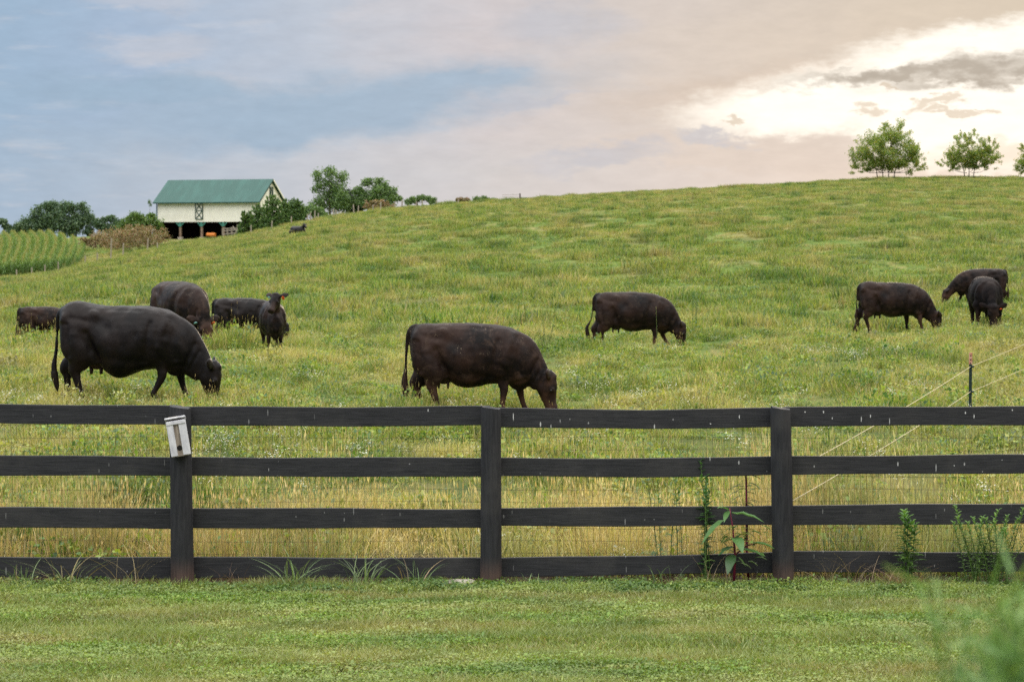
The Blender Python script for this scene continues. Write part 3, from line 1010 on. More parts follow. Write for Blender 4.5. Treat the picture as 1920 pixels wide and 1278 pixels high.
# standing heifer, head raised and turned to her right
hd = Matrix.Translation((.70, .0, 1.50)) @ Matrix.Rotation(R(-30), 4, 'Z') @ Matrix.Rotation(R(40), 4, 'Y')
cow('young standing cow with raised head looking left, teal and orange ear tags', 512, 2.75, -78, .84, 'coat_brown', voxel=.02, udder=False, width=.98,
    neck=[(.30, 0, 1.02, .32, .19), (.44, 0, 1.10, .28, .16), (.54, .01, 1.22, .21, .13), (.60, .02, 1.34, .165, .115), (.65, .03, 1.40, .12, .105)], headm=hd,
    legs=[fore(1, (.38, 0), .36), fore(-1, (.30, 0), .32), hind(1, (-.80, 0)), hind(-1, (-.95, 0))],
    tags=((-1, 'tag_teal', False), (1, 'tag_orange', True)))
def lying_cow():
    px, d, s = 562, 11.5, 1.0
    Y = d * D; X = (px - 960) / F * Y
    root = empty('cow', (X, Y, h1(X, Y)), R(-40), 'tiny black cow lying down far up the slope below the barn trees', 'cow', 'black cattle grazing on the pasture')
    mb = MB()
    torso(mb)
    mb.v = [(x * .92, y * 1.25, (z - .43) * .85 + .0) for x, y, z in mb.v]
    for q in (-1, 1):
        ell(mb, (-.70, q * .34, .22), (.36, .14, .24))
        chain(mb, [(.30, q * .22, .25, .12, .10), (.52, q * .25, .10, .07, .06), (.40, q * .27, .04, .05, .05), (.22, q * .27, .03, .05, .05)])
        chain(mb, [(-.45, q * .42, .14, .08, .07), (-.25, q * .50, .05, .05, .05), (-.05, q * .50, .03, .045, .045)])
    chain(mb, [(.28, 0, .55, .28, .17), (.45, 0, .66, .23, .14), (.56, 0, .80, .16, .12), (.62, 0, .90, .12, .10)])
    head_parts(mb, Matrix.Translation((.66, 0, .96)) @ Matrix.Rotation(R(-20), 4, 'Z') @ Matrix.Rotation(R(28), 4, 'Y'))
    tmp = mb.build('tmp', M['coat_black'])
    outward(tmp.data)
    m = tmp.modifiers.new('r', 'REMESH'); m.mode = 'VOXEL'; m.voxel_size = .04; m.use_smooth_shade = True
    m = tmp.modifiers.new('s', 'SMOOTH'); m.factor = .5; m.iterations = 2
    me = bpy.data.meshes.new_from_object(tmp.evaluated_get(bpy.context.evaluated_depsgraph_get()))
    bpy.data.objects.remove(tmp)
    me.name = 'body'
    body = bpy.data.objects.new('body', me); COL.objects.link(body); body.parent = root
    me.polygons.foreach_set('use_smooth', [True] * len(me.polygons))


lying_cow()

# ------------------------------------------------------------------ board fence
def _black_wood(q, b, droppings=1., clay=False):
    p = world_pos(q)
    x, y, z = q.sep(p)
    gr = q.noise(q.vscale(p, 2.2, 20, 34), 2.2, 5, .65, dist=.6) if not clay else q.noise(q.vscale(p, 34, 20, 2.2), 2.2, 5, .65, dist=.5)
    blot = q.noise(p, 2.6, 4, .6)
    c = q.ramp(gr, [(.28, (.006, .0065, .009, 1)), (.72, (.030, .030, .034, 1))])
    c = q.mix(q.ss(blot, .45, .75, 0., .6), c, (.043, .041, .041, 1))
    if droppings:
        # small pale bird droppings with a drip
        vv = q.new('ShaderNodeTexVoronoi', voronoi_dimensions='2D'); vv.inputs['Scale'].default_value = 1
        cell = q.comb(q.m('MULTIPLY', x, 13.), q.m('MULTIPLY', z, 9.), 0.)
        q.put(vv.inputs['Vector'], cell)
        dx_, dz_, _ = q.sep(q.new('ShaderNodeTexVoronoi').outputs['Position']) if False else (None, None, None)
        pos = vv.outputs['Position']
        rc = q.sep(vv.outputs['Color'])
        df = q.new('ShaderNodeVectorMath', operation='SUBTRACT'); q.put(df.inputs[0], cell); q.put(df.inputs[1], pos)
        ddx, ddz, _z = q.sep(df.outputs[0])
        wv = q.m('MULTIPLY_ADD', rc[1], .05, .035)
        hv = q.m('MULTIPLY_ADD', q.m('MULTIPLY', rc[2], rc[2]), .30, .045)
        e = q.m('ADD', q.m('POWER', q.m('ABSOLUTE', q.m('DIVIDE', ddx, wv)), 2.), q.m('POWER', q.m('ABSOLUTE', q.m('DIVIDE', ddz, hv)), 2.))
        sp = q.m('MULTIPLY', q.ss(e, .5, 1.1, 1., 0.), q.m('LESS_THAN', rc[0], .17 * droppings))
        sp = q.m('MULTIPLY', sp, q.ss(q.noise(p, 1.1, 2), .38, .6, .12, 1.))
        sp = q.m('MULTIPLY', sp, q.ss(z, .7, 1.32, .3, 1.))
        c = q.mix(sp, c, (.55, .55, .55, 1))
    if clay:
        k = q.m('MULTIPLY', q.ss(z, .26, .02), q.ss(gr, .2, .7, .35, .9))
        c = q.mix(k, c, (.105, .062, .048, 1))
    q.put(b.inputs['Base Color'], c)
    q.put(b.inputs['Normal'], q.bump(gr, .35, .008))


M['board'] = pbr('black_board', (.02,) * 3, .62, _black_wood, .35)
M['post'] = pbr('black_post', (.02,) * 3, .66, lambda q, b: _black_wood(q, b, 0., True), .3)
M['wire'] = pbr('wire', (.045, .035, .03), .6)
M['groove'] = pbr('post_crack', (.004, .004, .004), .9)


def board(root, xa, xb, top, thick=.155, dep=.03, seed=0):
    """a sawn rail; top: list of (photo x, photo row) of its upper edge, lower edge follows"""
    rng = random.Random(seed)
    n = 16
    xs = np.linspace(xa, xb, n)
    ty = np.interp(xs, [t[0] for t in top], [t[1] for t in top]); by = np.interp(xs, [t[0] for t in top], [t[2] for t in top])
    vs = []; fs = []
    yf = D + .075
    for i in range(n):
        ji = rng.uniform(-.001, .001) + .0035 * math.sin(i * .55 + seed * 2.1); jo = rng.uniform(-.001, .001) + .0035 * math.sin(i * .47 + seed * 1.3 + 1)
        for dy in (0, dep):
            a = W(xs[i], ty[i], D + .075); c = W(xs[i], by[i], D + .075)
            vs += [(a.x, yf + dy, a.z + ji), (c.x, yf + dy, c.z + jo)]
    for i in range(n - 1):
        a = 4 * i; b = a + 4
        fs += [(a, a + 1, b + 1, b), (a + 2, b + 2, b + 3, a + 3), (a, b, b + 2, a + 2), (a + 1, a + 3, b + 3, b + 1)]
    fs += [(0, 2, 3, 1), (4 * n - 4, 4 * n - 3, 4 * n - 1, 4 * n - 2)]
    m = MB(); m.add(vs, fs)
    return m.build('board', M['board'], root, bevel=.004)


POSTS = [(-1370, 768, 1102, 38, -3), (-800, 770, 1102, 40, 2), (-225, 758, 1103, 38, 0), (341, 761, 1105, 41, 5), (921, 762, 1103, 38, 0), (1466, 763, 1098, 39, 6), (2030, 762, 1098, 39, 2), (2600, 762, 1098, 38, 0), (3160, 762, 1098, 38, 0)]


def board_fence():
    root = empty('board_fence', (0, D, 0), 0, 'black painted board fence of round posts and four rails backed by wire mesh', 'fence')
    secs = [
        (-225, 341, [[(-225, 755, 791), (0, 757, 793), (341, 761, 797)], [(-225, 852, 889), (0, 853, 891), (341, 857, 892)], [(-225, 950, 988), (341, 952, 990)], [(-225, 1043, 1080), (341, 1045, 1084)]]),
        (341, 921, [[(341, 762, 798), (630, 763, 799), (921, 761, 797)], [(341, 857, 892), (921, 858, 894)], [(341, 952, 990), (921, 954, 989)], [(341, 1044, 1082), (921, 1046, 1083)]]),
        (921, 1466, [[(921, 764, 800), (1060, 767, 803), (1200, 768, 804), (1340, 766, 802), (1466, 764, 800)], [(921, 858, 893), (1200, 859, 894), (1340, 858, 893), (1466, 854, 890)],
                     [(921, 952, 986), (1200, 950, 986), (1466, 947, 984)], [(921, 1046, 1081), (1340, 1039, 1075), (1466, 1035, 1073)]]),
        (1466, 2030, [[(1466, 763, 799), (2030, 761, 796)], [(1466, 855, 890), (2030, 851, 886)], [(1466, 947, 985), (2030, 943, 980)], [(1466, 1033, 1072), (2030, 1036, 1072)]])]
    for a, b in ((-1370, -800), (-800, -225), (2030, 2600), (2600, 3160)):
        y0_ = (755, 852, 950, 1043) if a < 0 else (761, 851, 943, 1036)
        secs.append((a, b, [[(a, t, t + 36), ((a + b) / 2, t + 2, t + 38), (b, t, t + 36)] for t in y0_]))
    for i, (a, b, rows) in enumerate(secs):
        for j, r in enumerate(rows):
            o = board(root, a + (2 if i else 0), b - 2, r, seed=i * 9 + j)
            o.matrix_parent_inverse = Matrix.Translation((0, -D, 0))
    for k, (px, top, base, wpx, lean) in enumerate(POSTS):
        a = W(px - lean * .5, top, D); b = W(px + lean * .5, base, D)
        r = wpx / 231 / 2
        m = MB()
        rng = random.Random(k)
        n = 24; vs = []; fs = []
        L = 14
        for i in range(L):
            t = i / (L - 1)
            c = a.lerp(b, t); c.y = D - .02
            if i == L - 1: c.z = -.10
            rr = r * (1 + .05 * t) * (1 + .012 * math.sin(5 * t + k))
            if i == 0: rr *= .95
            for j in range(n):
                q = 2 * math.pi * j / n
                wob = 1 + .02 * math.sin(3 * q + k) + rng.uniform(-.006, .006)
                zz = c.z + (-.012 * math.sin(q + 1.2) if i == 0 else 0)      # top cut a little askew
                if i == 0: zz -= .012 * (math.sin(q) < -.3)
                vs.append((c.x + rr * wob * math.cos(q), c.y + rr * wob * math.sin(q), zz))
        for i in range(L - 1):
            for j in range(n):
                fs.append((i * n + j, (i + 1) * n + j, (i + 1) * n + (j + 1) % n, i * n + (j + 1) % n))
        m.add(vs, fs)
        # dished end grain
        base_i = len(m.v)
        c0 = Vector((a.x, D - .02, a.z - (.035 if k == 4 else .010)))
        m.v.append(tuple(c0))
        m.f += [(j, (j + 1) % n, base_i) for j in range(n)]
        o = m.build('post', M['post'], root, smooth=True, bevel=0)
        me = o.data
        sm = o.modifiers.new('es', 'EDGE_SPLIT'); sm.split_angle = R(50)
        o.matrix_parent_inverse = Matrix.Translation((0, -D, 0))
        if k in (4, 5):
            e = MB()
            off = -.012 if k == 4 else .02
            pts = [(a.x + off + rng.uniform(-.005, .005), D - .02 - r * 1.02, z) for z in np.linspace(1.0 if k == 4 else .85, .12, 8)]
            for p, q_ in zip(pts, pts[1:]): e.bar(p, q_, .005, .006, up=(1, 0, 0))
            o2 = e.build('crack', M['groove'], o); o2.matrix_parent_inverse = Matrix.Translation((0, -D, 0))
        if k == 5:
            for row in (888, 944):
                z = W(1467, row, D).z; cx = W(1465 + (row - 763) / 335 * 6, row, D).x
                e = MB(); ring = [(cx + (r * 1.05 + .010) * math.cos(q), D - .02 + (r * 1.05 + .010) * math.sin(q), z + .003 * math.sin(q * 2)) for q in np.linspace(0, 6.2832, 25)]
                e.tube(ring, .008, 6)
                o2 = e.build('wire_band', M['wire'], o, smooth=True); o2.matrix_parent_inverse = Matrix.Translation((0, -D, 0))
    # welded mesh stapled to the field side
    m = MB()
    y = D + .115
    rng = random.Random(3)
    xs = np.arange(-10.1, 9.6, .0508)
    zrows = [W(960, r, y).z for r in (771, 795, 820, 844, 868, 893, 917, 941, 965, 990, 1014, 1038, 1062)]
    for x in xs:
        x += rng.uniform(-.004, .004)
        pts = [(x + .010 * math.sin(z * 4 + x * 2), y + .006 * math.sin(x * 7 + z * 9), z) for z in (zrows[0], .95, .6, zrows[-1])]
        m.tube(pts, .00125, 3, cap=False)
    for z in zrows:
        pts = [(x, y + .006 * math.sin(x * 7 + z * 9), z + .008 * math.sin(x * 1.7 + z * 5)) for x in np.arange(-10.1, 9.6, .3)]
        m.tube(pts, .0013, 3, cap=False)
    o = m.build('wire_mesh', M['wire'], root)
    o.matrix_parent_inverse = Matrix.Translation((0, -D, 0))


board_fence()

# ------------------------------------------------------------------ bird box on the left post
M['white_paint'] = pbr('worn_white_paint', (.6, .6, .62), .6, mottled((.42, .42, .46), (.68, .68, .71), 9, .1, (3, 3, 1)))
M['grey_wood'] = pbr('weathered_grey_wood', (.2, .17, .14), .85, mottled((.12, .10, .085), (.33, .28, .23), 8, .3, (8, 8, 1)))
M['dark_hole'] = pbr('entrance', (.008, .007, .006), .9)


def bird_box():
    c = W(334, 818, D - .16)
    root = empty('bird_box', c, 0, 'worn white bird box hanging crooked on the fence post, grey wooden front', 'bird box')
    root.rotation_euler = (0, R(-9), R(8))
    bw, bh, bd = .155, .31, .11
    def P(mb, *a, **k): return mb
    # folded white side walls wrap round the front
    for s in (-1, 1):
        m = MB()
        m.box((s * (bw / 2 - .005), 0, -.01), (.012, bd, bh - .03))
        m.box((s * (bw / 2 - .028), -bd / 2 - .004, -.012), (.052 if s < 0 else .060, .010, bh - .035))
        m.build('side_panel', M['white_paint'], root, bevel=.003)
    m = MB(); m.box((0, .008, bh / 2 - .012), (bw + .012, bd + .03, .014), Matrix.Rotation(R(-14), 3, 'X'))
    m.box((0, -bd / 2 - .010, bh / 2 - .035), (bw - .004, .012, .030))
    m.build('roof', M['white_paint'], root, bevel=.003)
    m = MB(); m.box((0, -bd / 2 + .012, -.02), (bw - .03, .018, bh - .06)); f = m.build('front_board', M['grey_wood'], root, bevel=.002)
    m = MB(); m.tube([(-.002, -bd / 2 - .0002, -.088), (-.002, -bd / 2 + .006, -.088)], .021, 20); m.build('entrance_hole', M['dark_hole'], f)
    m = MB(); m.box((0, -.003, -bh / 2 + .008), (bw - .01, bd - .004, .018)); m.build('floor_board', M['grey_wood'], root, bevel=.002)
    m = MB(); m.box((0, bd / 2 + .008, 0), (bw - .04, .014, bh + .01)); m.build('back_board', M['grey_wood'], root, bevel=.002)


bird_box()

# ------------------------------------------------------------------ electric cord and steel post
M['t_post'] = pbr('green_steel', (.012, .028, .026), .5)
M['rust_orange'] = pbr('rusty_orange_cap', (.42, .17, .10), .7, mottled((.30, .09, .05), (.60, .38, .28), 14))
M['cord'] = pbr('cord', (.50, .43, .27), .7)


def t_post(px, d, htop_row, length, name_label):
    Y = d * D
    top = W(px, htop_row, Y)
    z0 = h1(top.x, Y)
    root = empty('steel_fence_post', (top.x, Y, z0), 0, name_label, 'fence post')
    Hh = top.z - z0
    m = MB(); m.box((0, 0, Hh / 2 - .1), (.045, .006, Hh)); m.box((0, .018, Hh / 2 - .1), (.006, .03, Hh))
    for k in range(int(Hh / .055)): m.box((0, -.006, .05 + k * .055), (.014, .007, .020))
    m.build('shaft', M['t_post'], root)
    m = MB(); m.box((0, 0, Hh - .085), (.049, .014, .17)); m.box((0, .018, Hh - .085), (.012, .034, .17)); m.build('painted_tip', M['rust_orange'], root, bevel=.003)
    for r in (687, 734):
        z = W(px, r, Y).z - z0
        m = MB(); m.box((.02, -.012, z), (.05, .025, .03)); m.build('insulator', M['t_post'], root, bevel=.004)
    return root


t_post(1820, 1.8, 661, 1, 'dark green steel fence post with rusty orange tip, carrying two pale cords')


def cord(name, row_a, row_b, px_c, row_c, label):
    a = W(1476, row_a, D - .03); b = W(1820, row_b, 1.8 * D)
    cdir = (b - a); c = W(px_c, row_c, 3.1 * D)
    pts = []
    for (p, q, sag) in ((a, b, .03), (b, c, .05)):
        for t in np.linspace(0, 1, 12):
            v = p.lerp(q, t); v.z -= sag * 4 * t * (1 - t); pts.append(v)
    m = MB(); m.tube(pts[:12] + pts[13:], .0038, 6)
    o = m.build(name, M['cord'], None, smooth=True)
    tag(o, label, 'cord')


cord('electric_cord', 888, 687, 2110, 556, 'upper pale yellow cord slanting from the black post up to the right')
cord('electric_cord', 944, 734, 2110, 600, 'lower pale yellow cord slanting from the black post up to the right')
# ------------------------------------------------------------------ barn
M['cream'] = pbr('cream_siding', (.62, .58, .47), .75, lambda q, b: (
    q.put(b.inputs['Base Color'], q.mix(q.ss(q.noise(obj_pos(q), .8, 4), .4, .7), (.86, .83, .74, 1), (.78, .75, .66, 1))),
    q.put(b.inputs['Normal'], q.bump(q.m('FRACT', q.m('MULTIPLY', q.sep(obj_pos(q))[2], 4.5)), .5, .03))))
M['green_roof'] = pbr('green_metal_roof', (.03, .14, .12), .55, lambda q, b: (
    q.put(b.inputs['Base Color'], q.mix(q.ss(q.noise(q.vscale(obj_pos(q), 1, .3, .3), .9, 4), .4, .7), (.012, .070, .057, 1), (.020, .092, .076, 1))),
    q.put(b.inputs['Normal'], q.bump(q.m('POWER', q.m('ABSOLUTE', q.m('SINE', q.m('MULTIPLY', q.sep(obj_pos(q))[0], 7.85))), 8.), .4, .03))))
M['green_trim'] = pbr('dark_green_trim', (.012, .05, .04), .6)
M['green_post'] = pbr('green_timber', (.05, .19, .15), .7)
M['old_wood'] = pbr('old_timber', (.22, .15, .10), .85, mottled((.14, .09, .06), (.32, .23, .17), 5, .2, (3, 3, .6)))
M['dark_wood'] = pbr('dark_boards', (.035, .022, .018), .9, mottled((.02, .013, .011), (.055, .035, .028), 3, .2, (4, 4, .4)))
M['stone'] = pbr('pale_stone', (.33, .29, .24), .9, mottled((.24, .20, .16), (.44, .39, .33), 6, .3))
M['orange_plastic'] = pbr('orange_plastic', (.62, .20, .04), .6)
M['grey_timber'] = pbr('grey_timber', (.27, .23, .18), .9, mottled((.17, .14, .11), (.38, .33, .27), 7, .2, (4, 4, 1)))


def barn():
    th = R(-25)
    A = W(296, 448, 312)                    # left front foot of the long wall
    root = empty('barn', (A.x, 312, A.z - .1), -th * 0 + R(-0), 'cream boarded barn with green metal roof above an open lower stall', 'barn')
    root.rotation_euler = (0, 0, R(-16))
    L, Wd, z0, z1, zr = 15.8, 9.6, 2.55, 5.65, 8.75
    # long axis runs +x, gable end at x = L, building extends to +y
    m = MB(); m.box((L / 2, .09, (z0 + z1) / 2), (L, .18, z1 - z0)); m.build('front_wall', M['cream'], root)
    m = MB(); m.box((L / 2, Wd - .09, z1 / 2), (L, .18, z1)); m.build('rear_wall', M['cream'], root)
    for x, nm in ((.09, 'gable_wall'), (L - .09, 'gable_wall')):
        m = MB()
        pr = [(0.185, z0), (Wd - .185, z0), (Wd - .185, z1), (Wd / 2, zr - .12), (.185, z1)]
        vs = [(x + dx_, y, z) for dx_ in (-.09, .09) for y, z in pr]
        m.add(vs, [(0, 1, 2, 3, 4)[::-1], (5, 6, 7, 8, 9)] + [(i, (i + 1) % 5, 5 + (i + 1) % 5, 5 + i) for i in range(5)])
        m.build(nm, M['cream'], root)
    ov = .55
    for s in (0, 1):
        m = MB()
        y_e, y_r = (-ov, Wd / 2) if s == 0 else (Wd + ov, Wd / 2)
        ze = z1 - (zr - z1) * ov / (Wd / 2)
        t = .09
        vs = [(-ov, y_e, ze), (L + ov * .7, y_e, ze), (L + ov * .7, y_r, zr), (-ov, y_r, zr)]
        vs += [(x, y, z + t) for x, y, z in vs]
        m.add(vs, [(0, 1, 2, 3), (4, 7, 6, 5), (0, 4, 5, 1), (1, 5, 6, 2), (2, 6, 7, 3), (3, 7, 4, 0)])
        rf = m.build('roof_slope', M['green_roof'], root)
        m = MB(); m.bar((L + ov * .7 + .03, y_e, ze + .0), (L + ov * .7 + .03, y_r, zr), .05, .22)
        m.build('rake_board', M['green_trim'] if s == 0 else M['cream'], rf)
        if s == 0:
            m = MB(); m.box((L / 2, -ov - .06, ze), (L + 1, .1, .14)); m.build('gutter', M['green_trim'], rf)
    m = MB(); m.bar((-.10, -.08, .1), (-.10, -.08, z1 - .3), .12, .12); m.build('downpipe', M['green_trim'], root)
    # loft doors: X-braced frames
    def xdoor(c, w_, h_, axis):
        m = MB()
        def P(u, v, o): return (c[0] + u, c[1] - o, c[2] + v) if axis == 'x' else (c[0] + o, c[1] + u, c[2] + v)
        o = .05; up = (0, 1, 0) if axis == 'x' else (1, 0, 0)
        for (a, b) in (((-w_ / 2, -h_ / 2), (w_ / 2, -h_ / 2)), ((-w_ / 2, 0), (w_ / 2, 0)), ((-w_ / 2, h_ / 2), (w_ / 2, h_ / 2)), ((-w_ / 2, -h_ / 2), (-w_ / 2, h_ / 2)), ((w_ / 2, -h_ / 2), (w_ / 2, h_ / 2)),
                       ((-w_ / 2, -h_ / 2), (w_ / 2, 0)), ((w_ / 2, -h_ / 2), (-w_ / 2, 0)), ((-w_ / 2, 0), (w_ / 2, h_ / 2)), ((w_ / 2, 0), (-w_ / 2, h_ / 2))):
            o += .004
            m.bar(P(*a, o), P(*b, o), .10, .10, up)
        return m
    d = MB(); d.box((6.6, -.03, (z0 + z1) / 2 + .1), (1.1, .05, 2.5)); dd = d.build('loft_door', M['cream'], root)
    xdoor((6.6, -.03, (z0 + z1) / 2 + .1), 1.1, 2.5, 'x').build('brace', M['green_trim'], dd)
    d = MB(); d.box((L + .03, Wd / 2, z1 + 1.15), (.05, 1.1, 1.7)); dd = d.build('loft_door', M['cream'], root)
    xdoor((L + .03, Wd / 2, z1 + 1.15), 1.1, 1.7, 'y').build('brace', M['green_trim'], dd)
    # lower stall
    m = MB(); m.box((L / 2, Wd - .3, z0 / 2), (L - .4, .12, z0)); m.box((.12, Wd / 2 + .4, z0 / 2), (.12, Wd - 1.2, z0)); m.box((L - .12, Wd / 2 + .4, z0 / 2), (.12, Wd - 1.2, z0))
    m.box((L / 2, Wd / 2, z0 - .06), (L - .4, Wd - .8, .1))
    m.build('stall_boards', M['dark_wood'], root)
    m = MB(); m.box((.25, .25, z0 / 2), (.5, .45, z0)); m.build('corner_wall', M['cream'], root)
    for x in (3.5, 6.9, 10.3, 13.6):
        p = MB(); p.bar((x, .25, .35), (x, .25, z0 - .02), .30, .30)
        po = p.build('stall_post', M['old_wood'], root)
        p = MB()
        for s in (-1, 1): p.bar((x + s * .1, .08, z0 - .62), (x + s * .62, .08, z0 - .04), .14, .14)
        p.box((x, .06, z0 - .35), (.36, .12, .62)); p.build('bracket', M['green_post'], po)
        p = MB(); p.box((x, .25, .12), (.75, .6, .5)); p.build('stone_footing', M['stone'], po, bevel=.08)
    for x in (5.2, 8.6, 12): 
        p = MB(); p.bar((x, 3.6, 0), (x, 3.6, z0 - .1), .22, .22); p.build('inner_post', M['old_wood'], root)
    return root


BARN = barn()


def feeder():
    p = W(396, 446, 309); z = p.z
    root = empty('feed_trough', (p.x, 309, z), R(-16), 'small orange feed trough in the open stall under the barn', 'feed trough')
    m = MB(); m.tube([(-.65, 0, .45), (.65, 0, .45)], .30, 14); m.build('tub', M['orange_plastic'], root, smooth=False)
    for x in (-.5, .5):
        m = MB(); m.box((x, 0, .1), (.08, .6, .3)); m.build('leg', M['dark_wood'], root)


feeder()


def pen():
    A = W(418, 444, 300); B = W(462, 437, 292)
    root = empty('pen_fence', (A.x, 300, h1(A.x, 300)), 0, 'leaning grey timber pen rails at the right end of the barn stall', 'fence')
    rng = random.Random(4)
    for k in range(6):
        t = k / 5; x = A.x + (B.x - A.x) * t; y = 300 - 8 * t
        m = MB(); z = h1(x, y)
        m.bar((x - A.x, y - 300, z - root.location.z - .1), (x - A.x + rng.uniform(-.1, .1), y - 300, z - root.location.z + rng.uniform(1.3, 2.)), .16, .16)
        m.build('post', M['grey_timber'], root)
    for k in range(4):
        z = h1((A.x + B.x) / 2, 296) - root.location.z + .35 * k + .3
        m = MB(); m.bar((0, -.1, z + rng.uniform(-.1, .1)), (B.x - A.x, -8.1, z + rng.uniform(-.1, .3)), .05, .14); m.build('rail', M['grey_timber'], root)
    m = MB(); m.bar((1.9, -4.3, 0.2), (3.2, -5, 2.0), .1, .12); m.bar((3.2, -5.2, .1), (2.0, -4.6, 1.7), .1, .12); m.build('brace', M['grey_timber'], root)


pen()

# ------------------------------------------------------------------ pasture line posts (each a thing)
rngp = random.Random(12)
line = [(32, 510, 11), (60, 509, 11), (85, 508, 12), (110, 503, 15), (160, 495, 13), (183, 490, 14), (208, 484, 32), (231, 478, 20), (277, 467, 20), (296, 462, 9),
        (471, 435, 13), (510, 428, 12), (547, 420, 12), (577, 414, 10), (583, 413, 12), (591, 412, 14), (597, 412, 9), (626, 405, 11), (630, 404, 10), (664, 399, 13), (672, 398, 10), (700, 395, 9),
        (714, 393, 13), (741, 389, 11), (754, 387, 12), (781, 384, 8), (792, 383, 9), (818, 381, 6), (859, 377, 5)]
pp = None
for i, (px, row, hp) in enumerate(line):
    Y = 262.
    X = (px - 960) / F * Y
    hh = hp / F * Y * 1.15 + .15
    if pp is None:
        m = MB(); pts = [(0, 0, -.3), (.01, 0, .3), (.0, 0, .7), (.01, 0, 1.)]; m.tube(pts, [.085, .08, .078, .07], 8)
        pp = m.build('fence_post', M['grey_timber'], None); o = pp
    else:
        o = pp.copy(); COL.objects.link(o)
    o.location = (X, Y, h1(X, Y)); o.scale = (1, 1, hh); o.rotation_euler = (rngp.gauss(0, .03), rngp.gauss(0, .04), rngp.random() * 3)
    o['_px'] = px
    tag(o, None, 'fence post', 'weathered wooden posts along the far edge of the pasture')
    if px < 150: lb = 'short grey wooden post at the foot of the cornfield'
    elif px < 300: lb = 'grey wooden post by the brown brush left of the barn'
    elif px < 560: lb = 'grey wooden post on the slope in front of the dark cedars'
    elif px < 640: lb = 'grey wooden post on the slope below the tall oaks'
    else: lb = 'grey wooden post on the ridge to the right of the oaks'
    if px == 208: lb = 'tallest pale wooden post standing in the brown brush'
    if px == 859: lb = 'shortest wooden post, farthest right along the ridge'
    o['label'] = lb


def ridge_gate():
    Y = 263.; X = (975 - 960) / F * Y; z = h1(X, Y)
    root = empty('ridge_fence', (X, Y, z), 0, 'dark gate post with thin wire running left along the ridge skyline', 'fence')
    m = MB(); m.bar((0, 0, -.1), (0, 0, .75), .16, .16); m.build('post', M['dark_wood'], root)
    m = MB(); x2 = -2.2
    m.bar((0, 0, .62), (x2, 0, .55), .04, .04); m.bar((0, 0, .38), (x2, 0, .32), .03, .03); m.build('rail', M['grey_timber'], root)


ridge_gate()

# ------------------------------------------------------------------ trees and shrubs
OAK = [(.095, .17, .05), (.13, .22, .06), (.075, .145, .05), (.17, .26, .075)]
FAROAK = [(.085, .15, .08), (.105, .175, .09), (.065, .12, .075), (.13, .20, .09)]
CEDAR = [(.07, .15, .04), (.11, .21, .045), (.17, .26, .055), (.06, .125, .04)]
LIGHT = [(.10, .18, .03), (.13, .21, .04), (.07, .14, .03)]
GOLD = [(.17, .27, .05), (.22, .31, .06), (.38, .36, .08), (.14, .23, .05)]
BROWN = [(.25, .14, .075), (.33, .21, .12), (.17, .09, .055), (.42, .32, .19), (.16, .18, .06), (.20, .22, .08)]
M['bark'] = pbr('bark', (.07, .055, .04), .9, mottled((.04, .03, .024), (.11, .09, .07), 4, .3))
M['leaf'] = leaf_mat('tree_leaves', trans=.3, rnd=0)
M['sunleaf'] = leaf_mat('backlit_leaves', trans=.6, rnd=0)


